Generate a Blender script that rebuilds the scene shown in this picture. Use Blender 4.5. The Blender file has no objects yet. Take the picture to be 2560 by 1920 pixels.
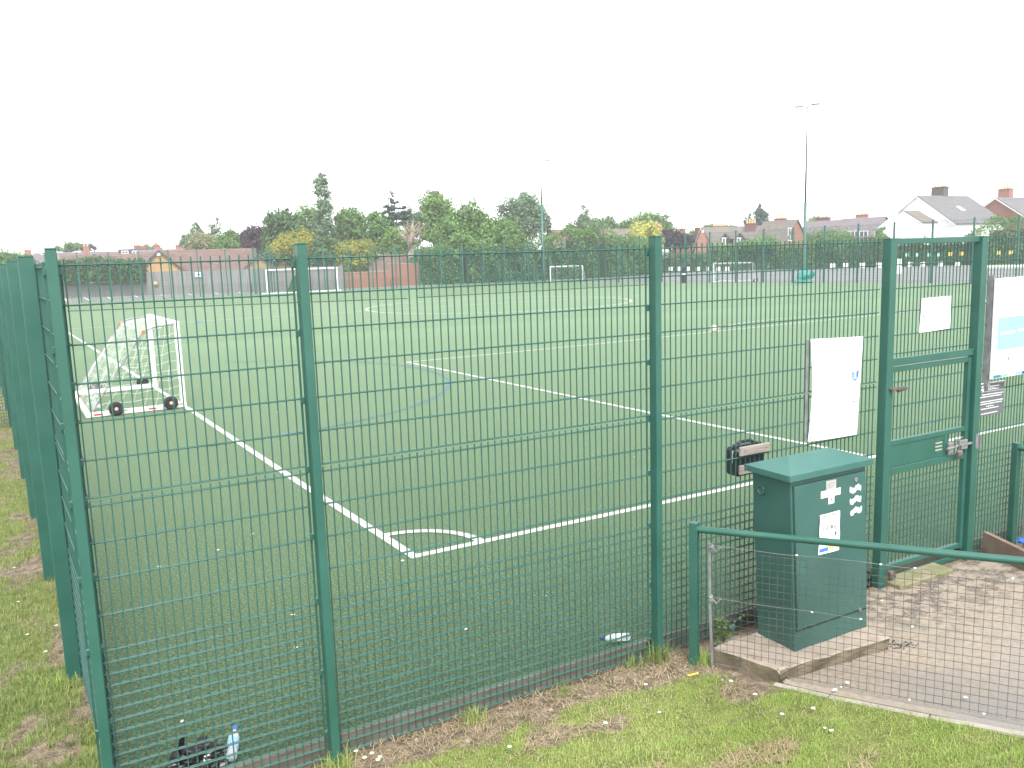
import bpy, bmesh, math, random
import numpy as np
from mathutils import Vector, Matrix
random.seed(7); RNG = np.random.default_rng(7)
sc = bpy.context.scene
COL = sc.collection
PI = math.pi
R = math.radians

# ------------------------------------------------------------------ camera (solved from the fence's 50 x 200 mm mesh)
FPX = 2099.0; YAW = 0.5037; PIT = 0.1493; ROL = -0.0321
CAM = Vector((-0.1563, -4.7813, 2.9274))
_fw = Vector((math.sin(YAW)*math.cos(PIT), math.cos(YAW)*math.cos(PIT), -math.sin(PIT)))
_rt = Vector((math.cos(YAW), -math.sin(YAW), 0)); _up = _rt.cross(_fw)
CR = math.cos(ROL)*_rt + math.sin(ROL)*_up
CU = -math.sin(ROL)*_rt + math.cos(ROL)*_up
FH = Vector((math.sin(YAW), math.cos(YAW), 0)); RH = Vector((math.cos(YAW), -math.sin(YAW), 0))
S = 2560/2212
cd = bpy.data.cameras.new('camera'); cam = bpy.data.objects.new('camera', cd); COL.objects.link(cam)
cd.sensor_width = 36; cd.lens = FPX/2560*36; cd.clip_start = .05; cd.clip_end = 3000
cam.matrix_world = Matrix(((CR.x, CU.x, -_fw.x, CAM.x), (CR.y, CU.y, -_fw.y, CAM.y), (CR.z, CU.z, -_fw.z, CAM.z), (0, 0, 0, 1)))
sc.camera = cam

def ray(u, v):
    return _fw*FPX + CR*(u*S-1280) - CU*(v*S-960)
def gp(u, v, z=0.0):                    # survey: plan picture point on level z -> place on site
    d = ray(u, v); return CAM + d*((z-CAM.z)/d.z)
def pw(u, v, D):                        # survey: point at distance D along the view's heading
    d = ray(u, v); return CAM + d*(D/d.dot(FH))
def mpx(D): return S*D/FPX              # metres per plan pixel at distance D

# ------------------------------------------------------------------ helpers
def lk(o): COL.objects.link(o); return o
def tag(o, label=None, cat=None, group=None, kind=None):
    if label: o['label'] = label
    if cat: o['category'] = cat
    if group: o['group'] = group
    if kind: o['kind'] = kind
    return o
def thing(name, label, cat, loc=(0, 0, 0), rz=0.0, group=None):
    o = bpy.data.objects.new(name, None); o.empty_display_size = .2; lk(o)
    o.location = loc; o.rotation_euler = (0, 0, rz)
    return tag(o, label, cat, group)
def dup(root, loc, rz=0.0, label=None):
    r = root.copy(); lk(r); r.location = loc; r.rotation_euler = (0, 0, rz)
    if label: r['label'] = label
    for ch in list(root.children):
        c = ch.copy(); lk(c); c.parent = r
        for g in list(ch.children):
            d = g.copy(); lk(d); d.parent = c
    return r

class MB:
    def __init__(s): s.v = []; s.f = []; s.m = []; s.mi = 0
    def add(s, vs, fs):
        b = len(s.v); s.v += [tuple(p) for p in vs]
        for f in fs: s.f.append(tuple(i+b for i in f)); s.m.append(s.mi)
        return s
    def box(s, a, b, rot=None, c=None):
        x0, y0, z0 = a; x1, y1, z1 = b
        vs = [Vector(p) for p in ((x0,y0,z0),(x1,y0,z0),(x1,y1,z0),(x0,y1,z0),(x0,y0,z1),(x1,y0,z1),(x1,y1,z1),(x0,y1,z1))]
        if rot is not None:
            c = Vector(c) if c is not None else sum(vs, Vector())/8
            vs = [rot @ (p-c)+c for p in vs]
        return s.add(vs, [(0,3,2,1),(4,5,6,7),(0,1,5,4),(1,2,6,5),(2,3,7,6),(3,0,4,7)])
    def obox(s, o, a, b, c):            # oriented box: corner o and three edge vectors
        o, a, b, c = Vector(o), Vector(a), Vector(b), Vector(c)
        vs = [o, o+a, o+a+b, o+b, o+c, o+a+c, o+a+b+c, o+b+c]
        return s.add(vs, [(0,3,2,1),(4,5,6,7),(0,1,5,4),(1,2,6,5),(2,3,7,6),(3,0,4,7)])
    def bbox(s, a, b, r=.004):          # box with chamfered edges
        bm = bmesh.new(); bmesh.ops.create_cube(bm, size=1)
        a, b = Vector(a), Vector(b)
        for v in bm.verts: v.co = Vector(((a[i]+b[i])/2+v.co[i]*(b[i]-a[i]) for i in range(3)))
        bmesh.ops.bevel(bm, geom=bm.edges[:], offset=r, segments=1, affect='EDGES')
        bm.verts.index_update()
        s.add([v.co.copy() for v in bm.verts], [[v.index for v in f.verts] for f in bm.faces]); bm.free(); return s
    def quad(s, *p): return s.add(p, [tuple(range(len(p)))])
    def tube(s, pts, r, n=6, cap=True, r1=None):
        pts = [Vector(p) for p in pts]; N = len(pts); vs = []; fs = []
        for i, p in enumerate(pts):
            t = (pts[min(i+1, N-1)]-pts[max(i-1, 0)]).normalized()
            a = t.cross(Vector((0, 0, 1)));
            if a.length < 1e-3: a = t.cross(Vector((1, 0, 0)))
            a.normalize(); b = t.cross(a)
            rr = r if r1 is None else r+(r1-r)*i/max(1, N-1)
            for k in range(n):
                th = 2*PI*k/n+PI/n; vs.append(p+a*rr*math.cos(th)+b*rr*math.sin(th))
        for i in range(N-1):
            for k in range(n):
                k2 = (k+1) % n; fs.append((i*n+k, i*n+k2, (i+1)*n+k2, (i+1)*n+k))
        if cap: fs.append(tuple(range(n))[::-1]); fs.append(tuple((N-1)*n+k for k in range(n)))
        return s.add(vs, fs)
    def lathe(s, prof, n=16, c=(0, 0, 0), ax=(0, 0, 1)):
        ax = Vector(ax).normalized(); a = ax.cross(Vector((0, 0, 1)))
        if a.length < 1e-3: a = Vector((1, 0, 0))
        a.normalize(); b = ax.cross(a); c = Vector(c); vs = []; fs = []
        for r, h in prof:
            for k in range(n): th = 2*PI*k/n; vs.append(c+ax*h+a*r*math.cos(th)+b*r*math.sin(th))
        for i in range(len(prof)-1):
            for k in range(n): k2 = (k+1) % n; fs.append((i*n+k, i*n+k2, (i+1)*n+k2, (i+1)*n+k))
        fs.append(tuple(range(n))[::-1]); fs.append(tuple((len(prof)-1)*n+k for k in range(n)))
        return s.add(vs, fs)
    def blob(s, c, r, seed=0, amp=.25, sub=2):
        bm = bmesh.new(); bmesh.ops.create_icosphere(bm, subdivisions=sub, radius=1); rg = random.Random(seed)
        ph = [rg.uniform(0, 6) for _ in range(6)]
        for v in bm.verts:
            k = 1+amp*(math.sin(2.1*v.co.x*2+ph[0])*math.sin(1.7*v.co.y*2+ph[1])+.6*math.sin(3.3*v.co.z*2+ph[2]+v.co.x*3))*.7
            v.co = Vector((c[i]+v.co[i]*r[i]*k for i in range(3)))
        bm.verts.index_update()
        s.add([v.co.copy() for v in bm.verts], [[v.index for v in f.verts] for f in bm.faces]); bm.free(); return s
    def shift(s, d): s.v = [(p[0]-d[0], p[1]-d[1], p[2]-d[2]) for p in s.v]; return s

def obj(name, mb, mats, parent=None, world=False, smooth=False):
    if world and parent is not None:
        l = parent.location; mb.shift(l)
        p = parent.parent
        while p is not None: mb.shift(p.location); p = p.parent
    me = bpy.data.meshes.new(name); me.from_pydata(mb.v, [], mb.f); me.validate()
    if not isinstance(mats, (list, tuple)): mats = [mats]
    for m in mats: me.materials.append(m)
    if len(mats) > 1: me.polygons.foreach_set('material_index', mb.m[:len(me.polygons)])
    if smooth: me.polygons.foreach_set('use_smooth', [True]*len(me.polygons))
    o = bpy.data.objects.new(name, me); lk(o)
    if parent is not None: o.parent = parent
    return o
def npmesh(name, V, n, mat):            # V: (faces*n, 3) loose polygons
    me = bpy.data.meshes.new(name); nv = len(V); nf = nv//n
    me.vertices.add(nv); me.vertices.foreach_set('co', np.asarray(V, np.float32).ravel())
    me.loops.add(nv); me.loops.foreach_set('vertex_index', np.arange(nv, dtype=np.int32))
    me.polygons.add(nf); me.polygons.foreach_set('loop_start', np.arange(0, nv, n, dtype=np.int32))
    me.polygons.foreach_set('loop_total', np.full(nf, n, np.int32))
    me.update(calc_edges=True); me.materials.append(mat)
    return me

# ------------------------------------------------------------------ materials
def nodes(name):
    m = bpy.data.materials.new(name); m.use_nodes = True; nt = m.node_tree
    b = nt.nodes['Principled BSDF']; return m, nt, b
def N(nt, t, **kw):
    n = nt.nodes.new(t)
    for k, v in kw.items():
        if k in n.inputs: n.inputs[k].default_value = v
        else: setattr(n, k, v)
    return n
def c4(c): return (c[0], c[1], c[2], 1)
def mat(name, col, col2=None, scale=4.0, rough=.6, bump=0.0, bscale=None, metal=0.0, lo=.35, hi=.65, det=4, spec=.5, sheen=0.0, stretch=None, trans=0.0):
    m, nt, b = nodes(name); L = nt.links.new
    b.inputs['Roughness'].default_value = rough; b.inputs['Metallic'].default_value = metal
    b.inputs['Specular IOR Level'].default_value = spec
    b.inputs['Base Color'].default_value = c4(col)
    if sheen: b.inputs['Sheen Weight'].default_value = sheen; b.inputs['Sheen Roughness'].default_value = .4
    if trans: b.inputs['Transmission Weight'].default_value = trans
    if col2 is not None or bump:
        tc = N(nt, 'ShaderNodeTexCoord'); src = tc.outputs['Object']
        if stretch:
            mp = N(nt, 'ShaderNodeMapping'); mp.inputs['Scale'].default_value = stretch; L(src, mp.inputs['Vector']); src = mp.outputs['Vector']
    if col2 is not None:
        no = N(nt, 'ShaderNodeTexNoise', Scale=scale, Detail=det); L(src, no.inputs['Vector'])
        cr = N(nt, 'ShaderNodeValToRGB'); cr.color_ramp.elements[0].position = lo; cr.color_ramp.elements[1].position = hi
        cr.color_ramp.elements[0].color = c4(col); cr.color_ramp.elements[1].color = c4(col2)
        L(no.outputs['Fac'], cr.inputs['Fac']); L(cr.outputs['Color'], b.inputs['Base Color'])
    if bump:
        nb = N(nt, 'ShaderNodeTexNoise', Scale=bscale or scale*4, Detail=3); L(src, nb.inputs['Vector'])
        bp = N(nt, 'ShaderNodeBump', Strength=bump, Distance=.02); L(nb.outputs['Fac'], bp.inputs['Height']); L(bp.outputs['Normal'], b.inputs['Normal'])
    return m
def leafmat(name, cols, trans=.3, rough=.55):   # each leaf its own tint
    m, nt, b = nodes(name); L = nt.links.new
    ge = N(nt, 'ShaderNodeNewGeometry'); cr = N(nt, 'ShaderNodeValToRGB'); cr.color_ramp.interpolation = 'LINEAR'
    es = cr.color_ramp.elements
    while len(es) < len(cols): es.new(.5)
    for i, c in enumerate(cols): es[i].position = i/(len(cols)-1); es[i].color = c4(c)
    tc = N(nt, 'ShaderNodeTexCoord'); no = N(nt, 'ShaderNodeTexNoise', Scale=.5, Detail=2); L(tc.outputs['Object'], no.inputs['Vector'])
    mx = N(nt, 'ShaderNodeMath', operation='MULTIPLY_ADD'); L(no.outputs['Fac'], mx.inputs[0]); mx.inputs[1].default_value = 1.1
    m2 = N(nt, 'ShaderNodeMath', operation='MULTIPLY_ADD'); L(ge.outputs['Random Per Island'], m2.inputs[0]); m2.inputs[1].default_value = .55; m2.inputs[2].default_value = -.32
    L(m2.outputs[0], mx.inputs[2]); L(mx.outputs[0], cr.inputs['Fac'])
    L(cr.outputs['Color'], b.inputs['Base Color']); b.inputs['Roughness'].default_value = rough; b.inputs['Specular IOR Level'].default_value = .3
    tr = N(nt, 'ShaderNodeBsdfTranslucent'); L(cr.outputs['Color'], tr.inputs['Color'])
    mix = N(nt, 'ShaderNodeMixShader'); mix.inputs[0].default_value = trans
    L(b.outputs[0], mix.inputs[1]); L(tr.outputs[0], mix.inputs[2]); L(mix.outputs[0], nt.nodes['Material Output'].inputs['Surface'])
    return m

M = {}
M['paint'] = mat('green_powder_coat', (.020, .090, .069), (.029, .11, .087), 3, .42, .03, 60)
M['wire'] = mat('green_wire_coat', (.026, .090, .073), (.036, .108, .09), 5, .5, spec=.3)
M['cabinet'] = mat('cabinet_paint', (.028, .092, .079), (.040, .116, .101), 2.2, .5, .05, 40, lo=.3, hi=.75)
M['lid'] = mat('cabinet_paint_sky_lightened', (.034, .115, .099), (.05, .14, .122), 3, .36)  # cabinet colour made lighter on the lid, standing in for reflected sky
M['white'] = mat('white_paint', (.78, .79, .78), (.7, .7, .68), 6, .4)
M['net'] = mat('white_net_cord', (.75, .76, .74), rough=.8)
M['signwhite'] = mat('white_sign_face', (.82, .82, .82), (.77, .78, .78), 5, .35)
M['steel'] = mat('galvanised_steel', (.17, .18, .185), (.27, .28, .285), 12, .5, metal=.3)
M['rust'] = mat('rusty_steel', (.055, .05, .045), (.14, .12, .105), 25, .8)
M['black'] = mat('black_plastic', (.012, .014, .018), (.025, .028, .034), 6, .45)
M['rubber'] = mat('tyre_rubber', (.012, .012, .013), (.02, .02, .02), 6, .75)
M['salmon'] = mat('pale_wheel_hub', (.62, .40, .34), rough=.5)
M['orange'] = mat('orange_plastic', (.75, .15, .04), rough=.5)
M['red'] = mat('red_plastic', (.45, .03, .04), rough=.5)
M['pine'] = mat('weathered_pine', (.19, .165, .145), (.28, .25, .22), 5, .8, .1, 40, stretch=(1, 1, 8))
M['board'] = mat('brown_gravel_board', (.125, .112, .088), (.20, .18, .148), 5, .85, .15, 30, stretch=(1, 4, 8))
M['boardtop'] = M['board']
M['timber'] = mat('weathered_timber', (.15, .105, .078), (.22, .165, .13), 5, .85, .1, 30)
M['grey'] = mat('slate_sign_face', (.105, .115, .135), rough=.45)
M['aqua'] = mat('aqua_print', (.24, .52, .42), (.28, .55, .46), 3, .4)
M['navy'] = mat('navy_print', (.03, .05, .22), rough=.4); M['teal'] = mat('teal_print', (.05, .18, .30), rough=.4)
M['mint'] = mat('mint_print', (.25, .62, .42), rough=.4); M['cyan'] = mat('cyan_print', (.22, .68, .72), rough=.4)
M['pink'] = mat('pale_print', (.75, .70, .8), rough=.4); M['blue'] = mat('blue_print', (.05, .17, .55), rough=.4)
M['sky_blue'] = mat('light_blue_print', (.30, .52, .80), rough=.4)
M['amber'] = mat('amber_print', (.80, .48, .10), rough=.4); M['ink'] = mat('grey_print', (.10, .11, .12), rough=.5)
M['green_p'] = mat('green_print', (.12, .42, .15), rough=.4); M['yellow'] = mat('yellow_print', (.80, .62, .08), rough=.4)
M['bluelitter'] = mat('blue_plastic_litter', (.02, .12, .5), rough=.35)
M['paper'] = mat('paper_litter', (.75, .75, .73), (.6, .6, .58), 30, .7)
M['stone'] = mat('loose_stone', (.20, .17, .14), (.36, .32, .28), 14, .85, .2, 60)
M['bag'] = mat('black_bag_film', (.010, .010, .012), (.02, .02, .024), 8, .3, .3, 14)
def pet():
    m, nt, b = nodes('clear_pet'); b.inputs['Base Color'].default_value = (.86, .93, .97, 1); b.inputs['Roughness'].default_value = .12
    b.inputs['Transmission Weight'].default_value = .55; b.inputs['IOR'].default_value = 1.35; return m
M['pet'] = pet()
M['mastgrey'] = mat('dull_mast_grey', (.035, .045, .05), (.05, .06, .065), 2, .6)
M['glass'] = mat('window_glass', (.05, .06, .07), (.12, .13, .14), 3, .08)
M['concrete'] = mat('plinth_concrete', (.25, .205, .165), (.33, .28, .23), 7, .9, .2, 50)
M['kerb'] = mat('kerb_concrete', (.25, .235, .195), (.34, .32, .27), 7, .9, .2, 60)
M['bark'] = mat('tree_bark', (.07, .055, .04), (.14, .11, .085), 3, .9, .3, 12)
M['deadwood'] = mat('bare_dead_wood', (.17, .13, .10), (.34, .285, .23), 2, .9, .2, 10)
M['mat'] = mat('teal_pvc_mat', (.02, .19, .17), (.035, .24, .21), 3, .4, .05, 8)
M['car'] = mat('white_car_paint', (.75, .75, .75), rough=.2)
M['greynet'] = mat('dark_green_net', (.02, .07, .03), (.03, .09, .04), 4, .9)
M['plate'] = mat('grey_data_plate', (.38, .36, .34), (.44, .42, .40), 20, .5)

def wallmat(name, c1, c2, bw=.5, sc_=1):   # brick or block courses
    m, nt, b = nodes(name); L = nt.links.new
    tc = N(nt, 'ShaderNodeTexCoord'); mp = N(nt, 'ShaderNodeMapping'); mp.inputs['Rotation'].default_value = (R(90), 0, 0)
    no = N(nt, 'ShaderNodeTexNoise', Scale=.8, Detail=3); L(tc.outputs['Object'], no.inputs['Vector'])
    br = N(nt, 'ShaderNodeTexBrick'); br.inputs['Scale'].default_value = 4*sc_; L(tc.outputs['Object'], mp.inputs['Vector']); L(mp.outputs['Vector'], br.inputs['Vector'])
    br.inputs['Color1'].default_value = c4(c1); br.inputs['Color2'].default_value = c4(c2); br.inputs['Mortar'].default_value = c4([x*.5+.14 for x in c1])
    br.inputs['Mortar Size'].default_value = .012
    mx = N(nt, 'ShaderNodeMix', data_type='RGBA', blend_type='MULTIPLY'); mx.inputs['Factor'].default_value = .35
    L(br.outputs['Color'], mx.inputs['A']); L(no.outputs['Color'], mx.inputs['B']); L(mx.outputs['Result'], b.inputs['Base Color'])
    b.inputs['Roughness'].default_value = .85; return m
def roofmat(name, c1, c2, course=.3):   # tiles laid in courses up the slope
    m, nt, b = nodes(name); L = nt.links.new
    tc = N(nt, 'ShaderNodeTexCoord')
    w = N(nt, 'ShaderNodeTexWave', wave_type='BANDS', bands_direction='Z', wave_profile='SAW'); w.inputs['Scale'].default_value = .314/course*1.0
    w.inputs['Distortion'].default_value = .4; L(tc.outputs['Object'], w.inputs['Vector'])
    no = N(nt, 'ShaderNodeTexNoise', Scale=1.6, Detail=5); L(tc.outputs['Object'], no.inputs['Vector'])
    cr = N(nt, 'ShaderNodeValToRGB'); cr.color_ramp.elements[0].color = c4(c1); cr.color_ramp.elements[1].color = c4(c2)
    cr.color_ramp.elements[0].position = .3; cr.color_ramp.elements[1].position = .7; L(no.outputs['Fac'], cr.inputs['Fac'])
    mr = N(nt, 'ShaderNodeMapRange'); mr.inputs['To Min'].default_value = .68; mr.inputs['To Max'].default_value = 1.08; L(w.outputs['Fac'], mr.inputs['Value'])
    mx = N(nt, 'ShaderNodeMix', data_type='RGBA', blend_type='MULTIPLY'); mx.inputs['Factor'].default_value = 1
    L(cr.outputs['Color'], mx.inputs['A']); L(mr.outputs['Result'], mx.inputs['B']); L(mx.outputs['Result'], b.inputs['Base Color'])
    b.inputs['Roughness'].default_value = .8; return m
M['brick'] = wallmat('red_brick', (.30, .12, .078), (.36, .165, .11))
M['darkbrick'] = wallmat('dark_red_brick', (.16, .06, .05), (.20, .08, .065))
M['yellowbrick'] = wallmat('yellow_brick', (.42, .25, .095), (.47, .29, .12))
M['brownbrick'] = wallmat('brown_brick', (.20, .15, .10), (.25, .19, .13))
M['chimbrick'] = wallmat('soot_brick', (.085, .065, .055), (.12, .09, .075))
M['render'] = mat('white_render', (.80, .80, .78), (.76, .76, .74), 2, .8)
M['cream'] = mat('cream_render', (.66, .62, .45), (.62, .58, .42), 2, .8)
M['slate'] = roofmat('grey_slates', (.105, .105, .11), (.15, .15, .155), .25)
M['purpleslate'] = roofmat('purple_slates', (.125, .108, .117), (.175, .152, .162), .25)
M['browntile'] = roofmat('brown_roof_tiles', (.125, .072, .062), (.19, .115, .10), .32)
M['greybrown'] = roofmat('grey_brown_tiles', (.12, .104, .092), (.165, .145, .128), .32)
M['fascia'] = mat('dark_fascia', (.05, .04, .045), rough=.6)
M['pot'] = mat('clay_chimney_pot', (.55, .37, .20), (.62, .46, .28), 3, .8)
M['frame'] = M['white']

# ------------------------------------------------------------------ world and sun: bright overcast
w = bpy.data.worlds.new('World'); sc.world = w; w.use_nodes = True; nt = w.node_tree
SUN_EL = R(56); SUN_AZ = R(200)      # azimuth from +Y (clockwise)
sky = N(nt, 'ShaderNodeTexSky', sky_type='NISHITA'); sky.sun_disc = False; sky.sun_elevation = SUN_EL; sky.sun_rotation = SUN_AZ
sky.dust_density = .6; sky.air_density = 1.0
hs = N(nt, 'ShaderNodeHueSaturation'); hs.inputs['Saturation'].default_value = .10
nt.links.new(sky.outputs['Color'], hs.inputs['Color']); bg = nt.nodes['Background']; bg.inputs['Strength'].default_value = .15
nt.links.new(hs.outputs['Color'], bg.inputs['Color'])
sl = bpy.data.lights.new('sun', 'SUN'); sl.energy = 1.5; sl.angle = R(22); sl.color = (1, .96, .9)
so = lk(bpy.data.objects.new('sun', sl))
sd = Vector((math.sin(SUN_AZ)*math.cos(SUN_EL), math.cos(SUN_AZ)*math.cos(SUN_EL), math.sin(SUN_EL)))
so.rotation_euler = sd.to_track_quat('Z', 'Y').to_euler()
sc.view_settings.view_transform = 'Standard'; sc.view_settings.look = 'None'; sc.view_settings.gamma = 1
sc.view_settings.exposure = 1.8
HAZE = .00085
sc.cycles.max_bounces = 6; sc.cycles.diffuse_bounces = 3; sc.cycles.glossy_bounces = 2; sc.cycles.transmission_bounces = 5; sc.cycles.transparent_max_bounces = 12
sc.cycles.volume_bounces = 0
sc.cycles.use_adaptive_sampling = True; sc.cycles.adaptive_threshold = .012

# ------------------------------------------------------------------ ground, turf, paths (the setting)
def side_x(y): return -.06-.0573*y
EDGE = sorted([(gp(u, v, -.09).x, gp(u, v, -.09).y) for u, v in ((912,1659),(1082,1594),(1278,1527),(1473,1480),(1560,1472),(1640,1482),(1703,1496))])
EX = np.array([-3]+[e[0] for e in EDGE]); EY = np.array([-.6]+[e[1]+.05 for e in EDGE])
def wob(x, y):
    return (np.sin(x*7.1+1.3*np.sin(y*5.3))*np.sin(y*8.7+1.1*np.sin(x*4.1)) + .5*np.sin(x*19+y*13)*np.sin(y*23-x*11))
def gz0(x, y):
    d = np.maximum(0, -np.asarray(y, float)-.3)
    return -.1+.06*np.minimum(d, 1.9)+.42*np.clip(d-1.9, 0, 3)
def gz(x, y):
    x = np.asarray(x, float); y = np.asarray(y, float)
    z = gz0(x, y)+.012*wob(x, y)*np.clip((np.interp(y, [-3.9, -2.23, -1.18, -.84, -.6], [5.6, 4.74, 4.19, 4.04, 3.9])-x+.05)/.25, .15, 1)
    inside = (y > .02) & (x > side_x(y)+.08)
    return np.where(inside, -.16, z)
def dirt(x, y):      # 0 grass .. 1 worn soil
    x = np.asarray(x, float); y = np.asarray(y, float)
    ye = np.interp(x, EX, EY)
    n = wob(x*1.3+3, y*1.3)*.5+wob(x*.5, y*.6+2)*.5
    front = np.clip((y-ye+.05+.10*n)/.16, 0, 1)
    bare = np.clip((wob(x*.42+.9, y*.5+.3)-.62)*4, 0, 1)*.8
    dl = side_x(y)-x
    left = np.clip((.75-dl+.6*n)/.5, 0, 1)*np.clip(.35+1.0*wob(x*.6, y*.37+1), 0, 1)
    return np.where(y < .1, np.maximum(front, bare), left)
def ground():
    xs = np.concatenate([[-900,-300,-100,-40,-20,-10,-6], np.linspace(-4.2, 8.8, 150), [10,14,20,40,100,300,900]])
    ys = np.concatenate([[-900,-300,-100,-40,-20,-12,-8], np.linspace(-6, .4, 90), np.linspace(.5, 20, 80), [25,35,60,100,160,300,900]])
    X, Y = np.meshgrid(xs, ys); Z = gz(X, Y); nx, ny = len(xs), len(ys)
    V = np.stack([X, Y, Z], -1).reshape(-1, 3)
    i = np.arange((nx-1)*(ny-1)); r, c = i//(nx-1), i % (nx-1); a = r*nx+c
    F = np.stack([a, a+1, a+nx+1, a+nx], -1)
    me = bpy.data.meshes.new('ground'); me.from_pydata(V.tolist(), [], F.tolist())
    at = me.attributes.new('soil', 'FLOAT', 'POINT'); at.data.foreach_set('value', dirt(X, Y).astype(np.float32).ravel())
    me.polygons.foreach_set('use_smooth', [True]*len(me.polygons))
    m, nt, b = nodes('grass_and_soil'); L = nt.links.new
    tc = N(nt, 'ShaderNodeTexCoord'); P = tc.outputs['Object']
    def ramp(scale, c1, c2, lo=.35, hi=.65, det=6):
        n = N(nt, 'ShaderNodeTexNoise', Scale=scale, Detail=det); L(P, n.inputs['Vector'])
        cr = N(nt, 'ShaderNodeValToRGB'); cr.color_ramp.elements[0].color = c4(c1); cr.color_ramp.elements[1].color = c4(c2)
        cr.color_ramp.elements[0].position = lo; cr.color_ramp.elements[1].position = hi; L(n.outputs['Fac'], cr.inputs['Fac']); return cr, n
    g, _ = ramp(9, (.11, .135, .035), (.19, .22, .065)); s, sn = ramp(15, (.095, .076, .052), (.25, .205, .15), .34, .66)
    fine, _ = ramp(110, (.4, .4, .4), (1.25, 1.2, 1.12), .36, .64)
    a = N(nt, 'ShaderNodeAttribute', attribute_name='soil')
    md = N(nt, 'ShaderNodeTexNoise', Scale=30, Detail=5); L(P, md.inputs['Vector'])
    ma = N(nt, 'ShaderNodeMath', operation='MULTIPLY_ADD'); L(md.outputs['Fac'], ma.inputs[0]); ma.inputs[1].default_value = .9; L(a.outputs['Fac'], ma.inputs[2])
    mr = N(nt, 'ShaderNodeMapRange'); mr.inputs['From Min'].default_value = .65; mr.inputs['From Max'].default_value = 1.05; L(ma.outputs[0], mr.inputs['Value'])
    mx = N(nt, 'ShaderNodeMix', data_type='RGBA'); L(mr.outputs['Result'], mx.inputs['Factor']); L(g.outputs['Color'], mx.inputs['A']); L(s.outputs['Color'], mx.inputs['B'])
    m2 = N(nt, 'ShaderNodeMix', data_type='RGBA', blend_type='MULTIPLY'); m2.inputs['Factor'].default_value = 1; L(mx.outputs['Result'], m2.inputs['A']); L(fine.outputs['Color'], m2.inputs['B'])
    L(m2.outputs['Result'], b.inputs['Base Color']); b.inputs['Roughness'].default_value = .95
    bp = N(nt, 'ShaderNodeBump', Strength=.6, Distance=.03); L(md.outputs['Fac'], bp.inputs['Height']); L(bp.outputs['Normal'], b.inputs['Normal'])
    me.materials.append(m); o = lk(bpy.data.objects.new('ground', me)); tag(o, kind='structure')
ground()

FC = Vector((50.5, 83.0, 0))                      # far corner of the pitch
def fr_x(y): return 50.5+(83.0-y)*.177            # far right touchline fence
def far_y(x): return 86.8-(x+6)*.0673             # far end fence
def sheet(name, poly, z, m, kind='structure', th=None):
    mb = MB(); mb.quad(*[(p[0], p[1], z) for p in poly]); o = obj(name, mb, m); tag(o, kind=kind); return o

# tarmac all round the far sides of the pitch
tar = mat('playground_tarmac', (.150, .147, .150), (.205, .20, .20), .35, .9, .1, 60)
sheet('tarmac', [(-14, 40), (-14, 112), (30, 118), (92, 112), (125, 80), (125, 2), (60, 2), (40, 40)], -.012, tar)
def turf_mat():
    m, nt, b = nodes('artificial_turf'); L = nt.links.new
    tc = N(nt, 'ShaderNodeTexCoord'); P = tc.outputs['Object']
    sep = N(nt, 'ShaderNodeSeparateXYZ'); L(P, sep.inputs[0])
    ma = N(nt, 'ShaderNodeMath', operation='MULTIPLY_ADD'); L(sep.outputs['X'], ma.inputs[0]); ma.inputs[1].default_value = .10; L(sep.outputs['Y'], ma.inputs[2])
    mr = N(nt, 'ShaderNodeMapRange'); mr.inputs['From Max'].default_value = 100; L(ma.outputs[0], mr.inputs['Value'])
    cr = N(nt, 'ShaderNodeValToRGB'); es = cr.color_ramp.elements        # brushed lanes, each lying its own way
    st = [(0, .90), (.10, .95), (.17, 1.0), (.24, 1.0), (.262, 1.05), (.280, 1.18), (.300, 1.22), (.312, .84), (.36, .92), (.43, 1.02), (.5, 1.0), (.60, 1.03), (.70, 1.0), (.85, 1.0)]
    while len(es) < len(st): es.new(.5)
    for i, (p, k) in enumerate(st): es[i].position = p; es[i].color = (k*.8, k*.8, k*.8, 1)
    L(mr.outputs['Result'], cr.inputs['Fac'])
    n1 = N(nt, 'ShaderNodeTexNoise', Scale=46, Detail=6, Roughness=.62); L(P, n1.inputs['Vector'])
    n2 = N(nt, 'ShaderNodeTexNoise', Scale=.7, Detail=3); L(P, n2.inputs['Vector'])
    c1 = N(nt, 'ShaderNodeValToRGB'); e = c1.color_ramp.elements; e[0].position = .40; e[1].position = .63
    e[0].color = (.006, .016, .005, 1); e[1].color = (.112, .168, .082, 1); x = e.new(.5); x.color = (.034, .073, .029, 1); L(n1.outputs['Fac'], c1.inputs['Fac'])
    r2 = N(nt, 'ShaderNodeMapRange'); r2.inputs['To Min'].default_value = 1.12; r2.inputs['To Max'].default_value = 1.40; L(n2.outputs['Fac'], r2.inputs['Value'])
    m1 = N(nt, 'ShaderNodeMix', data_type='RGBA', blend_type='MULTIPLY'); m1.inputs['Factor'].default_value = 1; L(c1.outputs['Color'], m1.inputs['A']); L(cr.outputs['Color'], m1.inputs['B'])
    m2 = N(nt, 'ShaderNodeMix', data_type='RGBA', blend_type='MULTIPLY'); m2.inputs['Factor'].default_value = 1; L(m1.outputs['Result'], m2.inputs['A']); L(r2.outputs['Result'], m2.inputs['B'])
    L(m2.outputs['Result'], b.inputs['Base Color']); b.inputs['Roughness'].default_value = .75; b.inputs['Specular IOR Level'].default_value = .25
    b.inputs['Sheen Weight'].default_value = .30; b.inputs['Sheen Roughness'].default_value = .42; b.inputs['Sheen Tint'].default_value = (.67, .93, .57, 1)
    bp = N(nt, 'ShaderNodeBump', Strength=.5, Distance=.012); L(n1.outputs['Fac'], bp.inputs['Height']); L(bp.outputs['Normal'], b.inputs['Normal'])
    return m
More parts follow.
